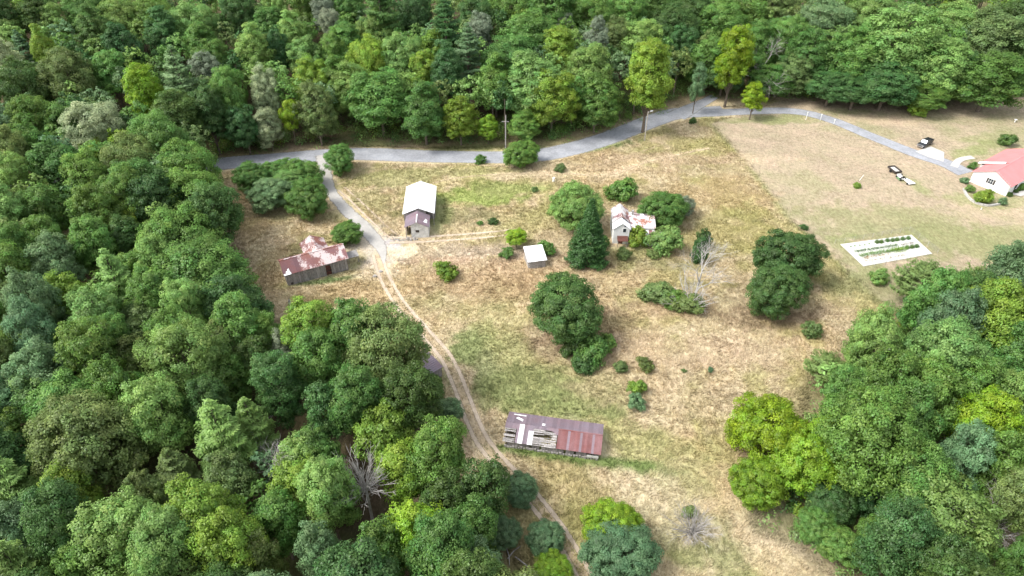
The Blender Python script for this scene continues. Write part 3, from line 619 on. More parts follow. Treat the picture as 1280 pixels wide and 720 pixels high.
# fill the woods between the crowns read from the photograph
CANOPY = [[(-900,-900),(2200,-900),(2200,105),(1290,110),(1210,122),(1170,130),(1100,130),(980,118),(900,105),(850,115),(800,135),(740,160),(680,172),(440,172),(340,185),(262,198),(268,235),(292,262),(298,310),(304,345),(312,385),(352,408),(400,412),(430,400),(480,402),(535,445),(548,490),(565,540),(600,590),(640,620),(650,680),(690,730),(760,1100),(-900,1100)],
          [(2200,300),(1290,335),(1200,350),(1130,400),(1060,430),(1010,470),(1000,530),(960,570),(950,620),(1000,660),(1060,700),(1150,760),(1300,1100),(2200,1100)]]
def fill(n_try, kindf, rr, sep):
    for _ in range(n_try):
        x = random.uniform(-175, 175); y = random.uniform(22, 330)
        if not inforest(np.array([x]), np.array([y]))[0]: continue
        R = random.uniform(*rr); px, py, pm = PX(x, y, T(x, y)+11)
        if not (-50 < px < 1330 and -25 < py < 800): continue
        if not any(inpoly(np.array([px]), np.array([py]), c_)[0] for c_ in CANOPY): continue
        if abs(px-455) < 36 and abs(py-606) < 36: continue
        if any((x-a)**2+(y-b_)**2 < (sep*(R+c))**2 for a, b_, c in placed): continue
        if pdist(np.array([x]), np.array([y]), [tuple(p) for p in BR])[0] < 4+R*.5 or pdist(np.array([x]), np.array([y]), [tuple(p) for p in CEN])[0] < R*.8: continue
        ed = min(pdist(np.array([x]), np.array([y]), LEFTW[5:-2])[0], pdist(np.array([x]), np.array([y]), RIGHTW[6:]+RIGHTW[:2])[0], pdist(np.array([x]), np.array([y]), [tuple(p) for p in _edge[3:]])[0])
        if ed < R*.55: continue
        if 570 < px < 660 and 650 < py < 720: continue
        yield x, y, R
extra = []
for x, y, R in fill(12000, None, (3.4, 5.2), .62):
    extra.append((x, y, R)); placed.append((x, y, R))
for x, y, R in fill(14000, None, (2.4, 3.4), .74):
    extra.append((x, y, R)); placed.append((x, y, R))
n_ind = sum(1 for t in TREES if t['name'] == 'broadleaf_tree')
extra.sort(key=lambda e: -e[2]*PX(e[0], e[1], T(e[0], e[1])+11)[2])
room = max(0, 298-n_ind); far = []
for e in extra:
    c = random.choices('DMLBOYG', [22, 34, 18, 10, 10, 5, 1])[0]; x, y, R = e
    if room > 0:
        room -= 1; kind = random.choice(['tall', 'medium']) if R > 3.4 and y > 150 else ('medium' if R > 3.4 else 'small')
        R0, H0, hc0 = PR[kind][0][2:5]; make_tree(kind, x, y, R, c, random.uniform(.9, 1.1)*min(1.4, {'tall': 12.5, 'medium': 11, 'small': 8.5}[kind]/(hc0*R/R0)))
    else: far.append((x, y, R, c))
print('INDIVIDUAL', n_ind, 'extra', len(extra), 'far', len(far))
# farther and smaller trees past the first three hundred, and the woods going on outside the frame
for _ in range(1500):
    x = random.uniform(-330, 330); y = random.uniform(0, 420)
    if not inforest(np.array([x]), np.array([y]))[0]: continue
    px, py, pm = PX(x, y, T(x, y)+11)
    if -50 < px < 1330 and -25 < py < 800 and y > 20: continue
    if py < -220 or px < -500 or px > 1800 or pm < 0: continue
    R = random.uniform(4, 6)
    if any((x-a)**2+(y-b_)**2 < (.8*(R+c))**2 for a, b_, c in placed): continue
    placed.append((x, y, R)); far.append((x, y, R, random.choices('DMLBO', [22, 34, 18, 10, 10])[0]))
FP = []; FN = []; FS = []; FT_ = []; FC = []; ftr = MB()
for x, y, R, c in far:
    z = T(x, y); H = R*1.25; hc = 12.0-R*.2 if R > 3.4 else 7.5; px, py, pm = PX(x, y, z+hc); vis = -50 < px < 1330 and py > -25
    C, L = clumps_broad(R, H, 8, 1.2 if vis else 2.0, .15); per = 13 if vis else 4
    n_ = len(C)*per; ci = np.repeat(np.arange(len(C)), per); o = C/np.array([R, R, H]); o = o[ci]; d = sph(n_)+o*.55+np.array([0, 0, .35]); d /= np.linalg.norm(d, axis=1)[:, None]
    FP.append(C[ci]+d*(.95 if vis else 1.4)*rng.random((n_, 1))**.4*np.array([1, 1, .75])+np.array([x, y, z+hc])); FN.append(d+np.array([0, 0, .3])+sph(n_)*.5); FS.append((.62 if vis else 1.6)*rng.uniform(.7, 1.3, n_))
    cc = np.array(jit(COLS[c])[:3]); FC.append(np.tile(cc, (n_, 1)))
    FT_.append(np.stack([np.clip(.5+.2*rng.normal(size=len(C))[ci], 0, 1), np.clip(.42+.15*rng.normal(size=len(C))[ci]+.15*rng.normal(size=n_), 0, 1), np.zeros(n_)], -1))
    ftr.tube((x, y, z-.5), (x, y, z+hc), .3, .12, 5)
if FP:
    me = leafmesh('far_woods', np.vstack(FP), np.vstack(FN), np.concatenate(FS), np.vstack(FT_), .62, None, np.vstack(FC))
    tag(link('far_woods', me, M['leafa']), 'remaining smaller and farther broadleaf crowns filling the woods', 'woods', kind='stuff'); tag(ftr.build('far_trunks', M['bark']), 'trunks of the remaining smaller woodland trees', 'tree trunks', kind='stuff')
# understorey
n_ = 26000; x = rng.uniform(-170, 180, n_); y = rng.uniform(25, 300, n_); k = inforest(x, y); x = x[k]; y = y[k]
# saplings and brush are denser along the wood's edges
ed = np.minimum(pdist(x, y, LEFTW[5:-2]), np.minimum(pdist(x, y, RIGHTW[6:]+RIGHTW[:2]), pdist(x, y, [tuple(p) for p in _edge])))
up_ = y > np.interp(x, _edge[:,0], _edge[:,1])
k = (rng.random(len(x)) < .22+.6*np.exp(-ed/5)) & ((fbm(x, y, 12, 2, 500) > .42) | (up_ & (ed > 2) & (ed < 12))); k0 = k; x = x[k]; y = y[k]; ed = ed[k]
per = 24; n_ = len(x); hgt = rng.uniform(.4, 2.4, n_)+ (ed > 3)*rng.uniform(0, 2.8, n_)+(up_[k0] & (ed > 2.5) & (ed < 12))*rng.uniform(0, 4, n_); ci = np.repeat(np.arange(n_), per); d = sph(n_*per); d[:, 2] = abs(d[:, 2])
P = np.stack([x, y, terr(x, y)+hgt*.35], -1)[ci]+d*np.stack([np.full(n_, 1.3), np.full(n_, 1.3), hgt*.6], -1)[ci]
keys = np.array([COLS['D'], COLS['M'], COLS['M'], COLS['L'], COLS['O']]); cc = keys[rng.integers(0, 5, n_)][ci]
me = leafmesh('understorey', P, d+np.array([0, 0, .6])+sph(len(P))*.5, .38*rng.uniform(.6, 1.3, len(P)), np.stack([rng.random(len(P)), .25+.35*rng.random(len(P)), np.zeros(len(P))], -1), .6, None, cc)
tag(link('undergrowth', me, M['leafa']), 'green undergrowth of brush and saplings beneath the woodland trees', 'undergrowth', kind='stuff')

cand = []
for x, y in zip(rng.uniform(-100, 180, 60000), rng.uniform(25, 260, 60000)):
    cand.append((x, y))
cand = np.array(cand); cx_, cy_ = cand[:,0], cand[:,1]; up_ = cy_ > np.interp(cx_, _edge[:,0], _edge[:,1])
ed = np.minimum(pdist(cx_, cy_, LEFTW[5:-2]), np.minimum(pdist(cx_, cy_, RIGHTW[6:]+RIGHTW[:2]), pdist(cx_, cy_, [tuple(p) for p in _edge])))
k = inforest(cx_, cy_) & (((ed > 2.2) & (ed < 11) & up_ & (cx_ > -82)) | ((ed > .8) & (ed < 4.5) & ~up_)) & (rng.random(len(cx_)) < .16) & (pdist(cx_, cy_, BR) > 5)
x = cx_[k]; y = cy_[k]; up_ = up_[k]; n_ = len(x); per = 150; ci = np.repeat(np.arange(n_), per); r_ = np.where(up_, rng.uniform(1.3, 2.4, n_), rng.uniform(.8, 1.5, n_)); h_ = np.where(up_, rng.uniform(1.5, 4.5, n_), rng.uniform(.8, 2.2, n_))
d = sph(n_*per); d[:, 2] = abs(d[:, 2]); q_ = rng.random((n_*per, 1))**.3*(.75+.5*rng.random((n_*per, 1)))
P = np.stack([x, y, terr(x, y)+.1], -1)[ci]+d*np.stack([r_, r_, h_], -1)[ci]*q_
cc = np.array([jit(COLS[c_])[:3] for c_ in rng.choice(list('DMMMLLYO'), n_)])[ci]
me = leafmesh('edge_brush', P, d+np.array([0, 0, .5])+sph(len(P))*.55, .36*rng.uniform(.6, 1.3, len(P)), np.stack([rng.random(len(P)), np.clip(.42+.18*rng.normal(size=len(P)), 0, 1), np.zeros(len(P))], -1), .6, None, cc)
tag(link('edge_brush', me, M['leafa']), 'leafy brush massed along the edges of the woods', 'brush', kind='stuff'); print('BRUSH', n_)
# dead trees
def dead(px, py, i, sc, label, kind='dead', hc=5.0, mat='deadwood', rz=None):
    if kind == 'deadfan' and py > 600 and px < 500: sc *= .78
    x, y = W(px, py, hc); z = T(x, y)+(hc-2.0 if kind == 'deadfan' and px < 500 else 0); e = empty('dead_tree', x, y, z, random.uniform(0, 6) if rz is None else rz); e.scale = (sc,)*3
    me = PR[kind][i]; o = link('branches', me, M[mat], e); dz = z-T(x, y)
    if dz > .1: link('trunk', MB().tube((0, 0, -dz/sc-.2), (0, 0, .3), .25, .18, 6).mesh('trunk'), M[mat], e)
    e['category'] = 'dead tree'; e['label'] = label; return e
dead(455, 600, 0, 1.0, 'large fan-shaped bare grey dead tree in the lower left woods', 'deadfan', 11)
dead(874, 349, 0, 1.15, 'tall bleached dead tree standing over low shrubs in the meadow', 'dead', 4.5, 'bleached')
dead(862, 378, 0, 1.0, 'lower bleached dead branches sprawling over shrubs in meadow', 'deadfan2', 1.2, 'bleached')
dead(868, 660, 0, .8, 'pale bare dead bush at the bottom right of meadow', 'deadfan', 1.0)
dead(336, 566, 1, 1.1, 'bare white-branched dead tree in lower left woods beside pines', 'dead', 10)
dead(92, 268, 2, 1.1, 'bare grey dead tree with white limbs in the left woods', 'dead', 12)
dead(95, 210, 0, 1.0, 'bare dead branches above the left woods, farther one', 'dead', 12)
dead(70, 450, 1, .9, 'bare dead branches between bluish trees at left', 'dead', 11)
dead(1240, 665, 1, 1.0, 'bare dead branches among trees at lower right corner', 'dead', 6)
dead(1210, 610, 2, .7, 'small bare dead branches inside the right-hand woods', 'dead', 6)
dead(350, 425, 0, .9, 'bare pale branches at woods edge below rusty barn', 'dead', 10)
dead(948, 85, 1, 1.5, 'tall pale forked bare tree behind the driveway fork', 'dead', 9)
dead(1150, 545, 2, .7, 'grey twiggy dead limbs in the middle of right woods', 'dead', 9)

# ------------------------------------------------------------------ labels for the woods
def zone(t):
    x, y = t['px'], t['py']
    if t['name'] == 'x': return ''
    up = y < forest_line(x)
    if up:
        cols = [(90, 'at far left'), (215, 'left of the lone poplar top'), (330, 'before the road comes out'), (440, 'above the farm drive corner'), (560, 'above the white barn'), (650, 'above the lone roadside tree'), (760, 'above the road bend'),
                (880, 'around the big yellow-green road tree'), (1000, 'behind the driveway fork'), (1110, 'above the curving driveway'), (1210, 'above the parked pickup'), (9999, 'above the red-roofed house')]
        c = next(n_ for q, n_ in cols if x < q); r = 'top edge' if y < 35 else 'middle woods' if y < 85 else 'lower woods'
        return r+' '+c
    if x > 900:
        return 'in right-hand woods, '+('top part' if y < 450 else 'upper middle' if y < 530 else 'lower middle' if y < 620 else 'bottom')
    if y > 205 and x > 290 and x < 420 and y < 270: return 'in clump behind the rusty barn'
    r = 'level with the white barn' if y < 280 else 'level with the rusty barn' if y < 370 else 'level with the meadow shrubs' if y < 470 else 'level with the long barn' if y < 580 else 'near the bottom edge' if y < 660 else 'on the bottom edge'
    c = 'far left' if x < 80 else 'left woods' if x < 190 else 'middle left woods' if x < 310 else 'inner woods' if x < 430 else 'woods by the track'
    return c+' '+r
def forest_line(x): return np.interp(x, [0, 250, 300, 860, 1280], [175, 200, 195, 150, 150])
ORD = ['leftmost', 'second from left', 'third from left', 'fourth from left', 'fifth from left', 'sixth from left', 'seventh from left', 'eighth from left', 'ninth from left', 'tenth from left']
grp = {}
for t in TREES:
    if t['label']: t['o']['label'] = t['label']; continue
    sz = 'large' if t['w'] > 66 else 'small' if t['w'] < 36 else 'medium'
    kw = {'broadleaf_tree': 'tree', 'pine_tree': 'feathery pine', 'cedar_tree': 'cedar', 'shrub': 'shrub', 'evergreen_tree': 'evergreen'}[t['name']]
    grp.setdefault((sz, CW[t['col']], kw, zone(t)), []).append(t)
for (sz, c, kw, zn), l in grp.items():
    l.sort(key=lambda t: t['px'])
    for i, t in enumerate(l):
        pre = '' if len(l) == 1 else ('rightmost ' if i == len(l)-1 else ORD[min(i, 9)]+' ')
        t['o']['label'] = f'{pre}{sz} {c} {kw}, {zn}'
for t in TREES:
    if t['label'] is None: t['o']['group'] = 'trees of the woods around the farm'
    elif t['name'] == 'shrub': t['o']['group'] = 'shrubs scattered over the farm'
# ------------------------------------------------------------------ buildings
def frame(px1, py1, px2, py2, h):
    """origin at the left end and yaw of an eave line seen at height h"""
    z0 = T(*W((px1+px2)/2, (py1+py2)/2)); a = flat(px1, py1, z0+h); b_ = flat(px2, py2, z0+h); d = b_-a
    return a, atan2(d[1], d[0]), float(np.hypot(*d)), z0
def place(name, a, yaw, label, cat, z=None, group=None):
    e = empty(name, a[0], a[1], T(*a) if z is None else z, yaw); tag(e, label, cat, group); return e
def planks(parent, x0, x1, y, z0, z1f, mat='plank', wd=.32, t=.05, axis='x', gaps=(), name='plank', var=.25, miss=0):
    """upright boards along local x (or y) at the wall plane; z1f gives the top"""
    s = x0
    while s < x1-.02:
        w_ = min(wd*random.uniform(.9, 1.1), x1-s); c = s+w_/2
        if not any(g0 < c < g1 for g0, g1 in gaps) and random.random() > miss:
            z1 = z1f(c) if callable(z1f) else z1f; jt = random.uniform(0, .025); m_ = MB(); zb = z0+random.uniform(0, .12)
            if axis == 'x': m_.box(s+.008, s+w_-.008, y-t/2+jt, y+t/2+jt, zb, z1)
            else: m_.box(y-t/2+jt, y+t/2+jt, s+.008, s+w_-.008, zb, z1)
            o = m_.build(name, M[mat], parent); k = random.uniform(1-var, 1+var); o.color = (k, k*random.uniform(.97, 1.0), k*random.uniform(.94, 1.0), 1)
        s += w_
def roof(parent, e0, e1, r1, r0, n, mats, name='roof_sheet', t=.04, var=.12, skip=()):
    """sheets side by side from eave line e0-e1 up to ridge line r0-r1"""
    e0, e1, r0, r1 = [np.array(p, float) for p in (e0, e1, r0, r1)]
    for i in range(n):
        if i in skip: continue
        a, b_ = i/n, (i+1)/n; q = [e0+(e1-e0)*a, e0+(e1-e0)*b_, r0+(r1-r0)*b_, r0+(r1-r0)*a]
        nn = np.cross(q[1]-q[0], q[3]-q[0]); nn /= np.linalg.norm(nn); lift = nn*random.uniform(0, .02)
        m_ = MB(); m_.slab([p+lift for p in q], t)
        for f in (0, .5):   # standing seams
            u = (q[1]-q[0]); w_ = min(.06, np.linalg.norm(u)*.1)/np.linalg.norm(u); a0 = q[0]+u*(f+.01)+lift; a1 = q[3]+(q[2]-q[3])*(f+.01)+lift
            m_.slab([a0+nn*.05, a0+u*w_+nn*.05, a1+u*w_+nn*.05, a1+nn*.05], .048)
        mt = mats[i] if isinstance(mats, (list, tuple)) else mats
        o = m_.build(name, M[mt], parent); k = random.uniform(1-var, 1+var*.6); o.color = (k, k, k, 1)
# --- 1 rusty T-shaped barn
a, yaw, L, z0 = frame(355, 345, 436, 323, 3.1)
b1 = place('barn', a, yaw, 'old grey plank barn with patchy rust-red and white metal roof', 'barn', z0)
WD = 6.2; RR = 1.75; EH = 3.1; ov = .35
z_r = EH+RR
mats = ['rustdark']*4+['rustA']*11
roof(b1, (0, 0, EH), (L, 0, EH), (L, WD/2, z_r), (0, WD/2, z_r), 15, mats)
roof(b1, (L, WD, EH), (0, WD, EH), (0, WD/2, z_r), (L, WD/2, z_r), 15, ['rustA']*11+['rustdark']*4)
MB().box(-.02, L+.02, WD/2-.14, WD/2+.14, z_r-.01, z_r+.07).build('ridge_cap', M['rustA'], b1)
x0, x1 = .35, L-.35; dy0 = .4; dx = L*.62
planks(b1, x0, x1, dy0, 0, EH-.02, gaps=[(dx, dx+1.25)])
planks(b1, x0, x1, WD-dy0, 0, EH-.02)
gab = lambda c: EH+RR*(1-abs(c-WD/2)/(WD/2))-.08
planks(b1, dy0+.08, WD-dy0-.08, x0, 0, gab, axis='y'); planks(b1, dy0+.08, WD-dy0-.08, x1, 0, gab, axis='y')
MB().box(dx-.12, dx, dy0-.08, dy0-.03, 0, 2.6).box(dx+1.25, dx+1.37, dy0-.08, dy0-.03, 0, 2.6).box(dx-.12, dx+1.37, dy0-.08, dy0-.03, 2.602, 2.75).build('door_frame', M['oldwood'], b1)
MB().box(dx+.05, dx+1.2, dy0+.25, dy0+.3, .05, 2.6).build('door', M['rustred'], b1)
MB().box(x0+.06, x1-.06, dy0+.06, dy0+.12, EH-.5, EH-.3).box(x0+.06, x1-.06, dy0+.06, dy0+.12, 1, 1.2).build('beam', M['darkwood'], b1)
for wx in (1.0,): MB().box(wx, wx+.5, dy0-.06, dy0-.03, .3, .8).build('hole', M['darkwood'], b1)
for wx in (1.7, 3.9, 9.3, 11.2): MB().box(wx, wx+1.5, dy0-.045, dy0-.03, EH-.85, EH-.72).build('batten', M['oldwood'], b1)
MB().slab([(.5,.12,EH+.12),(1.5,.12,EH+.12),(1.35,1.2,EH+.68),(.7,1.35,EH+.74)], .03).build('loose_sheet', M['whitemetal'], b1)
MB().slab([(.05,-.1,EH+.05),(1.5,-.1,EH+.05),(1.5,.25,EH+.24),(.05,.25,EH+.24)], .03).build('loose_sheet', M['whitemetal'], b1)
# wing at the back
cx = L*.60; ww = 2.6; wl = 6.6; y1 = WD/2
roof(b1, (cx-ww, y1+wl, EH+.2), (cx-ww, y1+.1, EH+.2), (cx, y1+.1, z_r-.1), (cx, y1+wl, z_r-.1), 7, 'rustA')
roof(b1, (cx+ww, y1+.1, EH+.2), (cx+ww, y1+wl, EH+.2), (cx, y1+wl, z_r-.1), (cx, y1+.1, z_r-.1), 7, 'rustA')
planks(b1, WD, y1+wl-.3, cx-ww+.3, 0, EH+.1, axis='y'); planks(b1, WD, y1+wl-.3, cx+ww-.3, 0, EH+.1, axis='y')
planks(b1, cx-ww+.38, cx+ww-.38, y1+wl-.3, 0, lambda c: EH+.2+(RR-.3)*(1-abs(c-cx)/ww)-.06)
m_ = MB(); 
for sx in (.1, 2.2): m_.tube((L+sx+.2, 2.2, 0), (L+sx+.2, 2.2, 1.7), .07, .06, 5); m_.tube((L+sx+.2, 3.6, 0), (L+sx+.2, 3.6, 2.0), .07, .06, 5)
m_.slab([(L+.1, 1.9, 1.75), (L+2.6, 1.9, 1.75), (L+2.6, 3.9, 2.1), (L+.1, 3.9, 2.1)], .06); m_.build('lean_to', M['oldwood'], b1)
# --- 2 white roofed barn: ridge runs away from the viewer
a, yaw, L, z0 = frame(503, 268, 543, 267, 3.4)
b2 = place('barn', a, yaw+radians(0), 'white-roofed barn with a small purple-roofed shed on its front', 'barn', z0)
WW = L; DL = 12.5; EH = 3.4; RR = 1.5; zr = EH+RR; cx = WW/2
roof(b2, (0, DL, EH), (0, 0, EH), (cx, 0, zr), (cx, DL, zr), 13, 'whitemetal', var=.02)
roof(b2, (WW, 0, EH), (WW, DL, EH), (cx, DL, zr), (cx, 0, zr), 13, 'whitemetal', var=.02)
MB().box(cx-.15, cx+.15, -.01, DL+.01, zr, zr+.06).build('ridge_cap', M['whitemetal'], b2)
planks(b2, .3, DL-.3, .25, 0, EH-.05, axis='y', mat='plank'); planks(b2, 3.2, DL-.3, WW-.25, 0, EH-.05, axis='y')
planks(b2, .33, WW-.33, DL-.3, 0, lambda c: EH+RR*(1-abs(c-cx)/cx)-.06)
planks(b2, .33, WW-1.9, .3, 0, lambda c: EH+RR*(1-abs(c-cx)/cx)-.06)
planks(b2, WW-1.85, WW-.3, 3.2, 0, EH-.02, mat='plank'); MB().box(WW-.35, WW-.2, .2, .35, 0, EH-.05).build('post', M['oldwood'], b2)
s0 = .75; sw = 5.5; sl = 5.0; sh = 3.0; sr = 1.3; sc_ = s0+sw/2
roof(b2, (s0, -.05, sh), (s0, -sl, sh), (sc_, -sl, sh+sr), (sc_, -.05, sh+sr), 6, 'rustlong', name='shed_roof_sheet')
roof(b2, (s0+sw, -sl, sh), (s0+sw, -.05, sh), (sc_, -.05, sh+sr), (sc_, -sl, sh+sr), 6, ['rustlong','rustlong','rustlong','rustlong','rustlong','rustlong'], name='shed_roof_sheet')
MB().slab([(s0+4.2,-sl+1.2,sh+.66),(s0+5.0,-sl+1.2,sh+.32),(s0+5.0,-sl+2.4,sh+.32),(s0+4.6,-sl+2.7,sh+.5)], .03).build('patch', M['whitemetal'], b2)
MB().box(sc_-.1, sc_+.1, -sl, -1.5, sh+sr, sh+sr+.05).build('ridge_cap', M['whitemetal'], b2)
planks(b2, s0+1.4, s0+sw-.2, -sl+.35, 0, lambda c: sh+sr*(1-abs(c-sc_)/(sw/2))-.08, mat='whiteold', name='front_board', wd=.3)
planks(b2, -sl+.4, -.1, s0+sw-.25, 0, sh-.05, mat='whiteold', name='side_board', axis='y'); planks(b2, -sl+1.6, -.1, s0+.25, 0, sh-.05, axis='y', mat='plank')
MB().box(s0+2.4, s0+3.2, -sl+.27, -sl+.31, 1.5, 2.1).build('window', M['darkwood'], b2)
MB().tube((s0+.25, -sl+.4, 0), (s0+.25, -sl+.4, sh), .09, .08, 5).build('post', M['oldwood'], b2)
for (jx, jy, s) in ((.6, -.2, .55), (1.3, -.5, .45), (2.0, -.3, .5), (2.6, -.45, .35)):
    m_ = MB(); x_, y_ = s0+jx, -sl+jy
    m_.poly([(x_+s*cos(q)*random.uniform(.7,1.1), y_+s*sin(q)*random.uniform(.7,1.1), 0) for q in np.linspace(0, 5.2, 6)]+[(x_+.5*s*cos(q), y_+.5*s*sin(q), s*random.uniform(.9,1.4)) for q in np.linspace(0, 5.2, 6)],
            [(i, (i+1) % 6, 6+(i+1) % 6, 6+i) for i in range(6)]+[tuple(range(6, 12))])
    me = m_.mesh('rubble'); me.transform(b2.matrix_basis.copy()) if False else None
    o = link('rubble', me, M['stone']); c_, s_2 = cos(yaw), sin(yaw); o.rotation_euler = (0, 0, yaw); o.location = (a[0], a[1], z0)
    tag(o, {(.6): 'largest grey junk lump at left of shed front', (1.3): 'second grey junk lump from left before shed front', (2.0): 'third grey junk lump from left before shed front', (2.6): 'smallest grey junk lump, nearest to shed wall'}[jx]+' of white barn', 'rubble', 'junk piled before the shed')
# --- 3 old white house
a, yaw, _, z0 = frame(768, 305, 811, 308, 0); yaw += radians(1)
b3 = place('house', a, radians(-3), 'old white two-storey farmhouse with rusted white roofs', 'house', z0)
Aw = 3.9; Al = 8.0; Ae = 4.1; Ar = 1.5; ac = Aw/2-.7; ax0 = -.7
roof(b3, (ax0, Al, Ae), (ax0, 2.4, Ae), (ac, 2.4, Ae+Ar), (ac, Al, Ae+Ar), 6, 'houseroof'); roof(b3, (ax0+Aw, 2.4, Ae), (ax0+Aw, Al, Ae), (ac, Al, Ae+Ar), (ac, 2.4, Ae+Ar), 6, 'houseroof')
roof(b3, (ax0, 2.4, Ae-.25), (ax0, -.1, Ae-.25), (ac, -.1, Ae+Ar-.25), (ac, 2.4, Ae+Ar-.25), 3, 'whitemetal', var=.03); roof(b3, (ax0+Aw, -.1, Ae-.25), (ax0+Aw, 2.4, Ae-.25), (ac, 2.4, Ae+Ar-.25), (ac, -.1, Ae+Ar-.25), 3, 'whitemetal', var=.03)
gt = lambda c: Ae-.25+Ar*(1-abs(c-ac)/(Aw/2))-.06
def boards(parent, x0, x1, y, z0, z1, mat='whitepaint', axis='x', dirn=-1, step=.28, gx=None):
    """lapped boards, each a little proud at its lower edge"""
    z = z0
    while z < z1-.02:
        h = min(step, z1-z); xa, xb = x0, x1
        if gx: xa, xb = gx(z+h*.5)
        if xb-xa < .1: break
        m_ = MB(); p = [(0, 0), (dirn*.045, 0), (dirn*.015, h-.006), (0, h-.006)]
        if axis == 'x': v = [(xa, y+q[0], z+q[1]) for q in p]+[(xb, y+q[0], z+q[1]) for q in p]
        else: v = [(y+q[0], xa, z+q[1]) for q in p]+[(y+q[0], xb, z+q[1]) for q in p]
        m_.poly(v, [(0,1,2,3),(7,6,5,4),(0,4,5,1),(1,5,6,2),(2,6,7,3),(3,7,4,0)]); m_.build('board', M[mat], parent); z += h
gx_ = lambda z: (ax0+.25, ax0+Aw-.25) if z < Ae-.3 else (ac-(Aw/2)*(1-(z-Ae+.25)/Ar)+.1, ac+(Aw/2)*(1-(z-Ae+.25)/Ar)-.1)
boards(b3, 0, 0, .15, 0, Ae+Ar-.45, gx=gx_); boards(b3, .15, Al-.1, ax0+.25, 0, Ae-.3, axis='y'); boards(b3, .15, Al-.1, ax0+Aw-.25, 0, Ae-.3, axis='y', dirn=1); boards(b3, ax0+.25, ax0+Aw-.25, Al-.15, 0, Ae-.1, dirn=1)
for wz in (3.1,):
    wn = MB().box(ac+.3, ac+.95, .06, .10, wz, wz+.9).build('window', M['glass'], b3)
    MB().box(ac+.22, ac+.30, .04, .12, wz-.05, wz+.95).box(ac+.95, ac+1.03, .04, .12, wz-.05, wz+.95).box(ac+.3, ac+.95, .04, .12, wz+.901, wz+.98).box(ac+.3, ac+.95, .04, .12, wz-.08, wz-.001).build('frame', M['whitepaint'], wn)
wn = MB().box(ac+.5, ac+.85, .06, .10, 4.4, 4.8).build('window', M['glass'], b3)
MB().slab([(ax0+1.1, -1.5, 1.75), (ax0+3.4, -1.5, 1.75), (ax0+3.4, .05, 2.15), (ax0+1.1, .05, 2.15)], .06).build('porch_roof', M['rustred'], b3)
for q in (ax0+1.25, ax0+3.2): MB().tube((q, -1.35, 0), (q, -1.35, 1.75), .06, .06, 5).build('porch_post', M['oldwood'], b3)
MB().box(ax0+1.5, ax0+2.4, .04, .10, .1, 1.85).build('door', M['rustred'], b3)
bx0 = ax0+Aw; bx1 = bx0+5.6; By0 = 1.6; Bw = 6.6; Be = 3.3; Br = 1.1
roof(b3, (bx0-.6, By0, Be), (bx1, By0, Be), (bx1, By0+Bw/2, Be+Br), (bx0-.6, By0+Bw/2, Be+Br), 8, 'houseroof'); roof(b3, (bx1, By0+Bw, Be), (bx0-.6, By0+Bw, Be), (bx0-.6, By0+Bw/2, Be+Br), (bx1, By0+Bw/2, Be+Br), 8, ['rustlong','houseroof','rustlong','whitemetal','houseroof','houseroof','whitemetal','whitemetal'])
boards(b3, bx0, bx1-.25, By0+.25, 0, Be-.08); boards(b3, By0+.25, By0+Bw-.25, bx1-.25, 0, Be-.08, axis='y', dirn=1); boards(b3, bx0, bx1-.25, By0+Bw-.25, 0, Be-.08, dirn=1)
MB().poly([(bx1-.3, By0+.3, Be-.1), (bx1-.3, By0+Bw-.3, Be-.1), (bx1-.3, By0+Bw/2, Be+Br-.1), (bx1-.36, By0+.3, Be-.1), (bx1-.36, By0+Bw-.3, Be-.1), (bx1-.36, By0+Bw/2, Be+Br-.1)], [(0,1,2),(5,4,3),(0,3,4,1),(1,4,5,2),(2,5,3,0)]).build('gable', M['whitepaint'], b3)
roof(b3, (bx0+1.2, By0-2.3, 1.85), (bx1, By0-2.3, 1.85), (bx1, By0+.2, 2.75), (bx0+1.2, By0+.2, 2.75), 6, ['houseroof', 'rustred_roof', 'rustred_roof', 'houseroof', 'rustred_roof', 'houseroof'])
boards(b3, bx0+1.5, bx1-.3, By0-1.95, 0, 1.85); boards(b3, By0-1.95, By0+.2, bx1-.3, 0, 1.9, axis='y', dirn=1)
wn = MB().box(bx0+2.6, bx0+3.3, By0-2.05, By0-2.01, .8, 1.5).build('window', M['glass'], b3)
MB().box(bx0+.5, bx0+1.0, By0+Bw/2+.3, By0+Bw/2+.8, Be+.3, Be+Br+1.0).build('chimney', M['stone'], b3)
m_ = MB().box(bx1+.1, bx1+1.5, By0-.4, By0+.5, 1.1, 1.9).slab([(bx1+.0, By0-.6, 1.95), (bx1+1.7, By0-.6, 1.95), (bx1+1.7, By0+.7, 2.15), (bx1+.0, By0+.7, 2.15)], .05)
m_.tube((bx1+.2, By0-.3, 0), (bx1+.2, By0-.3, 1.1), .05, .05, 4).tube((bx1+1.4, By0-.3, 0), (bx1+1.4, By0-.3, 1.1), .05, .05, 4); m_.build('side_hood', M['oldwood'], b3)
# --- 4 little white-roofed shed
a, yaw, L, z0 = frame(660, 328, 684, 325, 1.9)
b4 = place('shed', a, yaw, 'little grey block shed with a white metal roof', 'shed', z0)
D4 = 4.6
roof(b4, (0, 0, 1.9), (L, 0, 1.9), (L, D4, 2.75), (0, D4, 2.75), 6, 'whitemetal', var=.03)
for k in range(6):
    for (p0, p1, yy, ax_) in ((.3, L-.3, .35, 'x'), (.3, L-.3, D4-.35, 'x')):
        s = p0+(0 if k % 2 else .2)
        while s < p1-.1: w_ = min(.62, p1-s); o = MB().box(s+.01, s+w_-.01, yy-.12, yy+.12, k*.3, k*.3+.285).build('block', M['stone'], b4); s += w_
for k in range(7):
    for xx in (.3, L-.3):
        s = .5
        while s < D4-.55: w_ = min(.62, D4-.5-s); MB().box(xx-.12, xx+.12, s+.01, s+w_-.01, k*.3, k*.3+.285).build('block', M['stone'], b4); s += w_
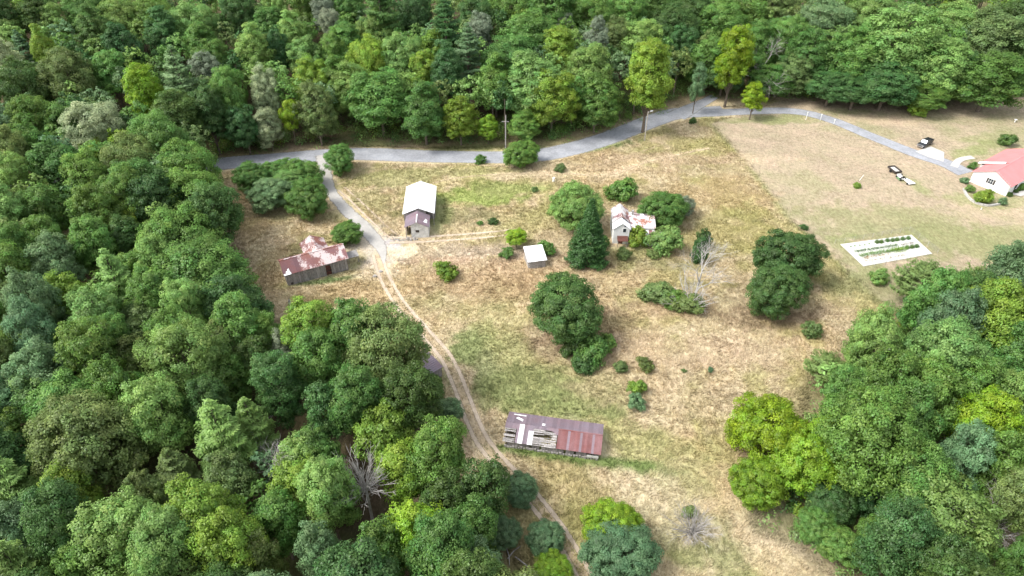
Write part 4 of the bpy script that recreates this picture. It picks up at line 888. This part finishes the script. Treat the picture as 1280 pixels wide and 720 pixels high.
MB().box(L*.55, L*.55+.85, .19, .225, .02, 1.6).build('door', M['oldwood'], b4)
# --- 5 long low barn with collapsing roof
a, yaw, L, z0 = frame(628, 551.5, 751, 569, 1.5)
b5 = place('barn', a, yaw, 'long low barn whose purple and rust-red roof is partly stripped', 'barn', z0)
EH = 1.55; D5 = 6.1; RR = .95; yr = D5/2; zr = EH+RR; N5 = 40
def sl5(x, f): return (x, yr*f, EH+RR*f)
# far slope, the sky's reflection put into its colour as purple
roof(b5, (L, D5, EH), (0, D5, EH), (0, yr, zr), (L, yr, zr), N5, 'rustlong', var=.16)
# near slope: purple upper part at left, red on the right, open lath between
for i in range(N5):
    f = (i+.5)/N5; x_a, x_b = L*i/N5, L*(i+1)/N5; red = f > .54
    lo = 0.0
    if f < .12: lo = .72
    elif .29 < f < .54: lo = .86 - (.0 if f < .48 else (f-.48)*3)
    mt = 'rustred_roof' if red else 'rustlong'
    if red and i % 5 in (1,): mt = 'rustlong'
    if .155 < f < .2 or .26 < f < .30: mt = 'whitemetal'
    if .26 < f < .30: hi = .72
    else: hi = 1.0
    if hi < 1: roof(b5, sl5(x_a, lo), sl5(x_b, lo), sl5(x_b, hi), sl5(x_a, hi), 1, mt, var=.1); roof(b5, sl5(x_a, hi+.01), sl5(x_b, hi+.01), sl5(x_b, 1), sl5(x_a, 1), 1, 'rustlong', var=.1)
    else: roof(b5, sl5(x_a, lo), sl5(x_b, lo), sl5(x_b, hi), sl5(x_a, hi), 1, mt, var=.2)
# lath boards on rafters, some missing or slipped
for k in range(22):
    f0 = .01+k*.042
    for (xs, xe) in ((.0, .12), (.29, .545)):
        s = xs*L
        while s < xe*L-.05:
            w_ = min(random.uniform(.9, 2.2), xe*L-s)
            hole = (xs > .2 and 10 < k < 15 and .40*L < s+w_/2 < .46*L) or random.random() < .13 or (xs < .1 and k in (5, 6, 10, 11))
            if not hole and f0 < (.74 if xs < .1 else .88):
                tw = random.uniform(-.012, .012); m_ = MB(); l_ = .012
                q = [sl5(s, f0), sl5(s+w_-.04, f0+tw), sl5(s+w_-.04, f0+.03+tw), sl5(s, f0+.03)]; m_.slab([(x_, y_, z_-l_+random.uniform(0, .02)) for x_, y_, z_ in q], .03)
                o = m_.build('lath', M['plank'], b5); kk = random.uniform(.9, 1.9); o.color = (kk, kk, kk, 1)
            s += w_
for i in range(12): x_ = .2+i*(L-.4)/11; m_ = MB(); m_.slab([(x_-.05, .1, EH-.05), (x_+.05, .1, EH-.05), (x_+.05, yr, zr-.09), (x_-.05, yr, zr-.09)], .1); m_.build('rafter', M['darkwood'], b5)
MB().slab([(L*.07, yr+.06, zr+.03), (L*.19, yr+.06, zr+.03), (L*.19, yr+.45, zr-.05), (L*.07, yr+.4, zr-.04)], .03).build('loose_sheet', M['whitemetal'], b5) if False else None
for q in ([(.055,.0,1.9),(.19,.0,1.9)],): pass
def up5(x, v): return (x*L, yr+v*yr, zr-RR*v)   # on the far slope, v 0 ridge to 1 eave
for q in ([(.06,.75),(.19,.72),(.19,.80),(.06,.83)], [(.09,.45),(.17,.22),(.17,.40),(.11,.58)], [(.375,.1),(.405,.1),(.405,.28),(.375,.28)]):
    P_ = [np.array(up5(*p))+np.array([0, .02, .09]) for p in q]; MB().slab(P_, .025).build('loose_sheet', M['whitemetal'], b5)
MB().box(L*.545, L-.02, yr-.09, yr+.09, zr+.03, zr+.08).build('ridge_cap', M['rustred_roof'], b5)
planks(b5, .3, L-.3, .45, 0, EH-.0, miss=.1); planks(b5, .3, L-.3, D5-.4, 0, EH); g5 = lambda c: EH+RR*(1-abs(c-yr)/yr)-.08
planks(b5, .5, D5-.45, .3, 0, g5, axis='y'); planks(b5, .5, D5-.45, L-.3, 0, g5, axis='y')
for i in range(34):   # stone footing
    x_ = .2+i*(L-.5)/34; s = random.uniform(.28, .42); MB().box(x_, x_+s, .12+random.uniform(0,.1), .38, -.1, random.uniform(.22, .5)).build('stone', M['stone'], b5)
MB().box(L*.86, L-.35, .1, .17, .45, .95).build('board', M['whiteold'], b5)
# --- 6 purple roof in the trees
a, yaw, L, z0 = frame(524, 446, 541, 461, 2.2)
a = flat(532, 436, z0+2.2); b_ = flat(554, 459, z0+2.2); dd = b_-a; yaw = atan2(dd[1], dd[0])
b6 = place('shed', a, yaw, 'purple metal shed roof peeking from trees beside the dirt track', 'shed', z0)
L = float(np.hypot(*dd)); 
roof(b6, (0, -4.2, 1.95), (L, -4.2, 1.95), (L, 0, 2.35), (0, 0, 2.35), 6, 'rustlong', var=.08)
planks(b6, .2, L-.2, -.25, 0, 2.28); planks(b6, .2, L-.2, -3.9, 0, 1.9); planks(b6, -3.85, -.3, .25, 0, 2.0, axis='y'); planks(b6, -3.85, -.3, L-.25, 0, 2.0, axis='y')
# --- 7 red-roofed house at the right
z0 = T(*W(1235, 240)); a = flat(1211.5, 227, z0); b_ = flat(1252.5, 247, z0); dd = b_-a; yaw = atan2(dd[1], dd[0])+radians(9); L = float(np.hypot(*dd))
b7 = place('house', a, yaw, 'white house with a bright red metal roof at the right edge', 'house', z0)
L = min(L, 12.5); EH = 2.7; RR = 2.4; cx = L*.52; DL = 21; ov = .4; sE = RR/(cx+ov)
zr = EH+RR
roof(b7, (L+ov, -.4, EH), (L+ov, DL, EH), (cx, DL, zr), (cx, -.4, zr), 24, 'redmetal', var=.03)
roof(b7, (-ov, 6.2, EH), (-ov, -.4, EH), (cx, -.4, zr), (cx, 6.2, zr), 8, 'redmetal', var=.03)
roof(b7, (-ov-1.6, DL, EH-.55), (-ov-1.6, 7.0, EH-.55), (cx, 7.0, zr), (cx, DL, zr), 16, 'redmetal', var=.03)
MB().slab([(-ov-1.7, 6.2, EH-.1), (cx-.9, 6.2, zr-.15), (cx-.9, 7.0, zr-.15), (-ov-1.7, 7.0, EH-.1)][::-1][::-1], .25).build('parapet', M['whitepaint'], b7)
MB().box(cx-.12, cx+.12, -.42, DL, zr, zr+.06).build('ridge_cap', M['redmetal'], b7)
g7 = lambda z: (.0, L) if z < EH-.15 else (cx-(cx+ov)*(1-(z-EH)/RR)+.1, cx+(L-cx+ov)*(1-(z-EH)/RR)-.1)
boards(b7, 0, 0, 0, 0, zr-.3, gx=lambda z: (max(0, g7(z)[0]), min(L, g7(z)[1])), step=.3)
boards(b7, 0, DL-.4, L, 0, EH-.1, axis='y', dirn=1, step=.3); boards(b7, 0, 6.3, 0, 0, EH-.1, axis='y', step=.3); boards(b7, 7, DL-.4, -1.5, 0, EH-.6, axis='y', step=.3); boards(b7, -1.5, L, DL-.4, 0, EH-.5, dirn=1, step=.3)
boards(b7, -1.5, 0, 6.9, 0, EH-.5, step=.3)
for wx in (L*.45,):
    wn = MB().box(wx, wx+.95, -.10, -.06, 1.5, 2.7).build('window', M['glass'], b7)
    MB().box(wx+.44, wx+.51, -.125, -.102, 1.5, 2.7).box(wx, wx+.43, -.125, -.102, 2.07, 2.13).box(wx+.52, wx+.95, -.125, -.102, 2.07, 2.13).build('mullion', M['whitepaint'], wn)
    for q in (wx-.5, wx+1.08): MB().box(q, q+.38, -.11, -.07, 1.45, 2.75).build('shutter', M['darkwood'], b7)
for wy in (3, 8, 13): MB().box(L+.06, L+.10, wy, wy+1.2, 1.0, 2.1).build('window', M['glass'], b7)
MB().box(L-.6, L-.1, -.62, -.4, EH-.35, EH-.25).build('gutter', M['whitepaint'], b7)
# curved stone edging of the bed
EDG = spline(WP([(1204,237),(1208,246),(1218,254),(1234,258),(1250,256)]), .75)
e = empty('stone_edging', *EDG[0], T(*EDG[0])); tag(e, 'low curved stone edging round the shrub bed by the house', 'garden edging')
sb_ = None
for i in range(len(EDG)-1):
    x, y = EDG[i]; d = EDG[i+1]-EDG[i]; me = MB().box(0, np.hypot(*d)*.95, -.25, .25, -.1, .42).mesh('stone'); o = link('stone', me, M['concrete'], e)
    o.location = (x-EDG[0][0], y-EDG[0][1], T(x, y)-T(*EDG[0])); o.rotation_euler = (0, 0, atan2(d[1], d[0]))
# --- pickup
def prism_x(m_, prof, y0, y1, inset=0):
    n_ = len(prof); m_.poly([(x, y0, z) for x, z in prof]+[(x, y1, z) for x, z in prof], [tuple(range(n_)), tuple(range(n_, 2*n_))[::-1]]+[(i, n_+i, n_+(i+1) % n_, (i+1) % n_) for i in range(n_)]); return m_
xa, ya = W(1145, 187); xb, yb = W(1165, 176); yw = atan2(ya-yb, xa-xb); px_, py_ = W(1155, 182)
t = place('pickup_truck', (px_, py_), yw, 'black pickup truck parked on grass beside the concrete pad', 'pickup truck')
m_ = MB(); prism_x(m_, [(-2.8,.5),(2.75,.5),(2.85,.8),(2.75,1.02),(1.35,1.12),(-.95,1.15),(-2.8,1.15)], -.92, .92); 
o = m_.build('body', M['black'], t); bv = o.modifiers.new('b', 'BEVEL'); bv.width = .06; bv.segments = 2
m_ = MB(); v0 = [(1.3,-.86,1.1),(-1.0,-.86,1.12),(-1.0,.86,1.12),(1.3,.86,1.1)]; v1 = [(.55,-.68,1.82),(-.85,-.68,1.84),(-.85,.68,1.84),(.55,.68,1.82)]
m_.poly(v0+v1, [(4,5,6,7),(0,1,5,4),(1,2,6,5),(2,3,7,6),(3,0,4,7)][:5]); o = m_.build('cab', M['black'], t)
MB().slab([(1.24,-.74,1.2),(1.24,.74,1.2),(.62,.62,1.79),(.62,-.62,1.79)], .03).build('windshield', M['chrome'], t)  # bright metal in place of glass, a white glint put into the material
for s in (-1, 1):
    q = [(1.05,s*.845,1.2),(-.85,s*.845,1.22),(-.8,s*.72,1.74),(.55,s*.72,1.74)]; MB().slab(q if s < 0 else q[::-1], .02).build('side_window', M['glass'], t)
    MB().box(2.78, 2.9, s*.75-.16, s*.75+.16, .72, .95).build('headlight', M['chrome'], t); MB().box(-2.86, -2.79, s*.8-.08, s*.8+.08, .75, 1.08).build('tail_light', M['redmetal'], t)
    MB().box(.95, 1.1, min(s*.9, s*1.12), max(s*.9, s*1.12), 1.15, 1.32).build('mirror', M['black'], t)
    for wx in (1.75, -1.75):
        m_ = MB().tube((wx, s*.72, .4), (wx, s*.95, .4), .4, .4, 16); wh = m_.build('wheel', M['rubber'], t); MB().tube((wx, s*.951, .4), (wx, s*.965, .4), .22, .2, 10).build('rim', M['chrome'], wh)
MB().box(-2.65, -1.1, -.76, .76, 1.151, 1.16).build('bed_floor', M['rubber'], t); MB().box(-2.8, -1.05, -.92, -.78, 1.152, 1.38).box(-2.8, -1.05, .78, .92, 1.152, 1.38).box(-2.8, -2.68, -.77, .77, 1.152, 1.38).build('bed_side', M['black'], t)
MB().box(2.86, 2.95, -.85, .85, .45, .68).build('bumper', M['chrome'], t)
# --- trailer, mower, white board
x, y = W(1117, 215); t = place('utility_trailer', (x, y), radians(100), 'small dark-framed utility trailer with white bed on mown field', 'trailer')
MB().box(-1.5, 1.5, -.85, .85, .5, .56).build('bed', M['fabric'], t)
MB().box(-1.6, 1.6, -.98, -.86, .5, .95).box(-1.6, 1.6, .86, .98, .5, .95).box(-1.6, -1.5, -.86, .86, .5, .95).box(1.5, 1.6, -.86, .86, .5, .95).build('side_frame', M['darkwood'], t)
MB().box(-3.0, -1.6, -.06, .06, .45, .55).build('tongue', M['darkwood'], t)
for s in (-1, 1): MB().tube((0, s*1.0, .35), (0, s*1.2, .35), .35, .35, 12).build('wheel', M['rubber'], t)
x, y = W(1125.5, 224); t = place('riding_mower', (x, y), radians(95), 'white and green riding mower beside the small trailer', 'riding mower')
m_ = MB(); prism_x(m_, [(-1.0,.35),(1.3,.35),(1.35,.75),(.5,.95),(.3,.55),(-1.0,.6)], -.45, .45); m_.build('body', M['whitepaint'], t)
MB().box(-.9, .5, -1.0, 1.0, .12, .3).build('cutting_deck', M['green'], t); MB().box(-.75, -.2, -.3, .3, .62, .72).box(-.85, -.74, -.3, .3, .62, 1.2).build('seat', M['rubber'], t)
MB().tube((.35,0,.8),(.1,0,1.15),.03,.03,5).tube((.1,0,1.15),(.08,0,1.18),.2,.2,10).build('steering_wheel', M['rubber'], t)
for (wx, wr) in ((-.75, .38), (1.0, .25)):
    for s in (-1, 1): MB().tube((wx, s*.5, wr), (wx, s*.72, wr), wr, wr, 12).build('wheel', M['rubber'], t)
for s in (-1, 1): MB().tube((-.9, s*.4, .6), (-.9, s*.4, 1.75), .03, .03, 4).build('roll_bar', M['chrome'], t)
x, y = W(1134, 228); t = place('ramp_trailer', (x, y), radians(105), 'flat white tapering cart lying right of the riding mower', 'cart')
MB().poly([(-1.6,-1.0,.45),(-1.6,1.0,.45),(1.3,.5,.5),(1.3,-.5,.5),(-1.6,-1.0,.33),(-1.6,1.0,.33),(1.3,.5,.38),(1.3,-.5,.38)], [(3,2,1,0),(4,5,6,7),(0,1,5,4),(1,2,6,5),(2,3,7,6),(3,0,4,7)]).build('deck', M['whitepaint'], t)
for s in (-1, 1): MB().tube((-1.0, s*.9, .25), (-1.0, s*1.05, .25), .25, .25, 10).build('wheel', M['rubber'], t)
# --- vegetable garden
GP = WP([(1050,306),(1139,294),(1165,317.5),(1079,333.5)])
o = MB().poly([(x, y, T(x, y)+.1) for x, y in GP]+[(x, y, T(x, y)+.02) for x, y in GP], [(3,2,1,0),(0,1,5,4),(1,2,6,5),(2,3,7,6),(3,0,4,7)]).build('garden_fabric', M['fabric']); tag(o, 'white ground fabric spread over the whole vegetable garden plot', 'garden fabric')
G = [np.array(p) for p in GP]
def gp(u, v): return (G[0]*(1-u)+G[1]*u)*(1-v)+(G[3]*(1-u)+G[2]*u)*v
def gpx(px, py): return np.array(W(px, py))
rnd = ['leftmost', 'second', 'third', 'fourth', 'fifth', 'sixth', 'rightmost']
def plantmesh(r, h, n_, leaf):
    d = sph(n_); d[:, 2] = abs(d[:, 2]); P = d*np.array([r, r, h])*rng.uniform(.5, 1, (n_, 1)); me = leafmesh('leaves', P, d+np.array([0, 0, .5])+sph(n_)*.4, leaf*rng.uniform(.7, 1.3, n_), np.stack([rng.random(n_), rng.uniform(.2, .7, n_), np.zeros(n_)], -1)); me.materials.append(M['leaf']); return me
pb = plantmesh(.62, .8, 150, .24); ps = plantmesh(.25, .3, 30, .16)
for i, (px, py) in enumerate([(1095.5,304),(1101,303.5),(1108.5,302),(1115,301.3),(1120.5,300.7),(1127.5,300),(1134.5,299)]):
    x, y = W(px, py); o = link('garden_plant', pb, None); o.location = (x, y, T(x, y)+.1); o.color = jit(COLS['D']); tag(o, f'{rnd[i]} of seven bushy dark plants in the garden back row', 'garden plant', 'bushy plants in the back row')
for i, (px, py) in enumerate([(1063,309.5),(1068,308.5),(1074,307.8),(1080.5,307),(1086,306)]):
    x, y = W(px, py); o = link('garden_plant', ps, None); o.location = (x, y, T(x, y)+.1); o.color = jit(COLS['M']); tag(o, f'{["leftmost","second","middle","fourth","last"][i]} of five tiny seedlings at left of the garden back row', 'garden plant', 'tiny seedlings in the back row')
for i, (px, py) in enumerate([(1133,310.5),(1139,310),(1145,309)]):
    x, y = W(px, py); o = link('garden_plant', pb, None); o.location = (x, y, T(x, y)+.1); o.color = jit(COLS['M' if i == 0 else 'D']); tag(o, f'{["left","middle","right"][i]} of three bushy plants ending the third garden row', 'garden plant', 'bushy plants ending the third row')
def row(p0, p1, r, h, dens, col, label, leaf=.2, gapf=0):
    a = gpx(*p0); b_ = gpx(*p1); n_ = int(np.hypot(*(b_-a))*dens); t = rng.random(n_); 
    if gapf: t = t[(np.sin(t*gapf*6.28) > -.2)]
    n_ = len(t); P = a+(b_-a)*t[:, None]+rng.normal(size=(n_, 2))*r*.5; z = terr(P[:,0], P[:,1])+.1+rng.random(n_)*h
    me = leafmesh('plant_row', np.column_stack([P, z]), sph(n_)*.6+np.array([0, 0, .8]), leaf*rng.uniform(.7, 1.3, n_), np.stack([rng.random(n_), rng.uniform(.2, .8, n_), np.zeros(n_)], -1)); me.materials.append(M['leaf'])
    o = link('plant_row', me, None); o.color = tuple(col)+(1,); tag(o, label, 'plant row', None, 'stuff')
row((1068,315.5),(1122,307), .5, .3, 60, COLS['D'], 'long dark green second row from back in the garden'); row((1126,307),(1143,304.5), .5, .3, 45, (.14,.10,.08), 'short reddish brown end of the second garden row', gapf=4)
row((1074,321),(1131,311), .65, .45, 90, COLS['M'], 'long bushy green third row in the white garden'); row((1113,315),(1130,312.5), .8, .55, 110, COLS['Y'], 'bright yellow-green leafy patch in the third garden row')
row((1078,324),(1112,317), .6, .25, 45, (.30,.20,.06), 'sparse orange-tan fourth row in the white garden', gapf=7); row((1082,327.5),(1133,319.5), .5, .2, 26, (.22,.17,.08), 'sparse brownish front row in the white garden', gapf=9)
fe = empty('garden_fence', *GP[0], T(*GP[0])); tag(fe, 'thin wire fence on short posts round the vegetable garden', 'fence')
def off(px, py): x, y = W(px, py); return np.array([x, y, T(x, y)])
FC_ = [off(1043,305), off(1136,289), off(1171,317), off(1079,338)]; o0 = np.array([*GP[0], T(*GP[0])])
wire = MB()
for i in range(3):
    a, b_ = FC_[i], FC_[(i+1) % 4]; k = max(2, int(np.linalg.norm(b_-a)/2.4)) 
    for j in range(k):
        p = a+(b_-a)*j/k; p[2] = T(p[0], p[1]); q = p-o0; o = MB().tube(tuple(q), tuple(q+np.array([0, 0, 1.2])), .045, .04, 4).build('fence_post', M['palebark'], fe)
        p2 = a+(b_-a)*(j+1)/k; p2[2] = T(p2[0], p2[1]); q2 = p2-o0
        for h in (.4, .8, 1.15): wire.tube(tuple(q+np.array([0, 0, h])), tuple(q2+np.array([0, 0, h])), .012, .012, 3)
wire.build('wire', M['chrome'], fe)
# --- poles, posts, stumps, small things
x, y = W(805.5, 176); t = place('utility_pole', (x, y), .3, 'grey utility pole with a pale lamp beside the road bend', 'utility pole')
MB().tube((0,0,0),(0,0,8.6),.16,.11,8).build('pole', M['palebark'], t); MB().tube((0,0,8.2),(.9,0,8.6),.04,.04,5).build('lamp_arm', M['chrome'], t); MB().poly([(.7,-.22,8.5),(1.4,-.22,8.55),(1.4,.22,8.55),(.7,.22,8.5),(.85,-.12,8.75),(1.3,-.12,8.78),(1.3,.12,8.78),(.85,.12,8.75)], [(3,2,1,0),(4,5,6,7),(0,1,5,4),(1,2,6,5),(2,3,7,6),(3,0,4,7)]).build('lamp_head', M['whitepaint'], t)
x, y = W(632, 185); t = place('utility_pole', (x, y), 0, 'grey bare pole with short arm against the woods above the road', 'utility pole')
MB().tube((0,0,0),(.1,0,9.5),.17,.12,8).build('pole', M['deadwood'], t); MB().box(-1.0,.9,-.06,.06,7.6,7.75).build('crossarm', M['deadwood'], t)
for px, py, h, lb in ((1007,150,2.2,'taller white post left of a pair beside the driveway'),(1025,151,1.8,'second white post from left beside the driveway'),(1042,155,1.1,'shortest pale post of three beside the driveway')):
    x, y = W(px, py); t = place('post', (x, y), 0, lb, 'post', group='white posts along the driveway'); MB().tube((0,0,0),(0,0,h),.07,.07,6).build('shaft', M['whitepaint'], t); MB().box(-.16,.16,-.1,.1,h,h+.22).build('cap', M['whitepaint'], t)
def cone_thing(name, px, py, h, r, mat, label, cat):
    x, y = W(px, py); t = place(name, (x, y), random.uniform(0, 3), label, cat); k = 9; vs = []
    for j, (f, rr) in enumerate([(0, 1.0), (.3, .75), (.65, .6), (.9, .35), (1.0, .1)]):
        for i in range(k): q = 2*pi*i/k; e_ = r*rr*random.uniform(.75, 1.15); vs.append((e_*cos(q)+f*.15, e_*sin(q), h*f*random.uniform(.95, 1.05)))
    MB().poly(vs, [(j*k+i, j*k+(i+1) % k, (j+1)*k+(i+1) % k, (j+1)*k+i) for j in range(4) for i in range(k)]+[tuple(range(4*k, 5*k))]).build('trunk', M[mat], t); return t
t = cone_thing('tree_stump', 365, 391, 3.2, .55, 'deadwood', 'tall weathered grey tree snag in the grass below rusty barn', 'tree stump')
MB().tube((0,0,2.0),(.6,.1,2.9),.16,.04,5).build('branch', M['deadwood'], t)
for px, py, lb in ((469,346,'grey rock pile left of the dirt track below barn'),(476,340,'small grey rock by the top of the dirt track'),(404,411,'pale rock by a bluish shrub at woods edge'),(398,404,'grey rock among brown brush below the rusty barn')):
    x, y = W(px, py); o = MB().poly([(.6*cos(q)*random.uniform(.7,1.3), .5*sin(q)*random.uniform(.7,1.2), -.1) for q in np.arange(7)*.897]+[(.35*cos(q), .3*sin(q), random.uniform(.25, .45)) for q in np.arange(7)*.897], [(i, (i+1) % 7, 7+(i+1) % 7, 7+i) for i in range(7)]+[tuple(range(7, 14))]).build('rock', M['stone']); o.location = (x, y, T(x, y)); tag(o, lb, 'rock')
x, y = W(692, 227); t = place('well_cap', (x, y), 0, 'small white capped post standing alone behind the green tree', 'well cap'); MB().tube((0,0,0),(0,0,.9),.3,.28,8).build('casing', M['whitepaint'], t); MB().tube((0,0,.9),(0,0,1.1),.38,.3,8).build('cap', M['whitepaint'], t)
x, y = W(1074, 226); t = place('stake', (x, y), 0, 'leaning white stake beside the small yellowish bush', 'stake'); MB().tube((0,0,0),(.6,0,1.6),.06,.05,5).build('shaft', M['whitepaint'], t)
x, y = W(1268, 153); t = place('birdbath', (x, y), 0, 'small white object on the grass above the red-roofed house', 'birdbath'); MB().tube((0,0,0),(0,0,.7),.15,.12,8).build('pedestal', M['whitepaint'], t); MB().tube((0,0,.7),(0,0,.85),.3,.45,10).build('bowl', M['whitepaint'], t)
x, y = W(1226, 262); t = place('stake', (x, y), 0, 'tiny pale marker on the lawn below the curved stone bed', 'stake'); MB().tube((0,0,0),(0,0,.5),.1,.08,5).build('shaft', M['whitepaint'], t)
# fallen logs on the bare bank near the bottom
for px, py, ang, ln, lb in ((585,688,-.65,6.5,'longest pale fallen log on the bare bank, lower woods'),(578,676,-1.05,4,'steeper pale fallen log crossing the bank'),(590,680,-.1,3.2,'short fallen log lying level on the bank'),(635,697,-1.4,2.6,'thin bare stick right of the bare red soil'),(643,692,.8,2.6,'thin fallen pole leaning right of the soil patch'),(657,710,-.8,4,'thin pale pole lying near the bottom edge by track')):
    x, y = W(px, py); o = MB().tube((-ln/2,0,.2),(0,.15,.35),.09,.08,5).tube((0,.15,.35),(ln/2,0,.25),.08,.04,5).build('fallen_log', M['deadwood']); o.location = (x, y, T(x, y)); o.rotation_euler = (0, 0, ang); tag(o, lb, 'fallen log', 'logs fallen on the bank')

# ------------------------------------------------------------------ tall dry grass
def grass(n_, box, dens, hh, name, label, keep):
    x = rng.uniform(box[0], box[1], n_); y = rng.uniform(box[2], box[3], n_); k = keep(x, y); x = x[k]; y = y[k]
    n_ = len(x); c = gcol(x, y); k = 4; ci = np.repeat(np.arange(n_), k); m_ = n_*k
    la = (fbm(x, y, 7, 2, 700)*9)[ci]+rng.normal(size=m_)*1.3   # blown the same way in patches
    h = hh*rng.uniform(.5, 1.2, m_)*(.6+.8*fbm(x, y, 5, 2, 800)[ci]); bx = x[ci]+rng.normal(size=m_)*.18; by = y[ci]+rng.normal(size=m_)*.18; bz = terr(bx, by)-.02
    ln = h*rng.uniform(.35, 1.1, m_); tx = bx+np.cos(la)*ln; ty = by+np.sin(la)*ln; wv = .075; wx = -np.sin(la)*wv; wy = np.cos(la)*wv
    V = np.stack([np.stack([bx-wx, by-wy, bz], -1), np.stack([bx+wx, by+wy, bz], -1), np.stack([tx, ty, bz+h], -1)], 1).reshape(-1, 3)
    me = bpy.data.meshes.new(name); me.vertices.add(len(V)); me.vertices.foreach_set('co', V.astype('f').ravel()); setpoly(me, np.arange(len(V), dtype='i').reshape(-1, 3))
    cc = np.clip(c[ci]*rng.uniform(.95, 1.4, (m_, 1)), 0, .8); setcol(me, 'col', np.repeat(cc, 3, 0)); me.materials.append(M['grass'])
    tag(link(name, me, None), label, 'grass', kind='stuff')
m, n, b = nm('grass_blades'); c = N(n, 'Attribute', attribute_name='col').outputs['Color']; n.nodes.remove(b)
d = N(n, 'BsdfDiffuse'); tr = N(n, 'BsdfTranslucent'); a2 = N(n, 'MixShader'); a2.inputs[0].default_value = .35; n.links.new(c, d.inputs[0]); n.links.new(c, tr.inputs[0]); n.links.new(d.outputs[0], a2.inputs[1]); n.links.new(tr.outputs[0], a2.inputs[2]); n.links.new(a2.outputs[0], n.nodes['Material Output'].inputs[0]); M['grass'] = m
BLD = [(np.array([o.location.x, o.location.y]), o.rotation_euler.z) for o in ()]
FOOT = []
for b_, (xa, xb, ya, yb) in ((b1, (-.2, 15, 0, 10)), (b2, (-.3, 8.5, -5.2, 12.8)), (b3, (-1, 9.5, -2.2, 7.6)), (b4, (-.2, 4.6, -.1, 4.8)), (b5, (0, 16, .2, 6.2)), (b6, (0, 5, -4.2, 0)), (b7, (-2.5, 14, -.5, 22))):
    FOOT.append((b_.location.x, b_.location.y, b_.rotation_euler.z, xa, xb, ya, yb))
def meadow(x, y):
    k = ~inforest(x, y)
    for P_, w_ in ((ROAD, 4.2), (DRV, 3), (BR, 3.5), (FD, 2.8), ([tuple(p) for p in CEN[::4]], 0), (WP([(462,312),(485,311),(506,313)]), 3.2)):
        if w_: k &= pdist(x, y, P_) > w_
    for s in (-.95, .95): k &= pdist(x, y, [tuple(p) for p in (CEN+nn_*s)[::5]]) > .5
    for s in (-1, 1): k &= pdist(x, y, [tuple(p) for p in (T2+np.array([0, s]))[::5]]) > .55
    k &= ~((pdist(x, y, [tuple(p) for p in FT[::5]]) < 1.2) & (rng.random(len(x)) < .7))
    for ox, oy, r, xa, xb, ya, yb in FOOT:
        u = (x-ox)*cos(r)+(y-oy)*sin(r); v = -(x-ox)*sin(r)+(y-oy)*cos(r); k &= ~((u > xa) & (u < xb) & (v > ya) & (v < yb))
    return k & (~inpoly(x, y, MOWN) | (pdist(x, y, MOWN[:7]) < rng.random(len(x))**2*2.2))
grass(190000, (-85, 95, 38, 200), 1, .46, 'dry_grass', 'tall dry straw and green meadow grass, blown in patches', meadow)
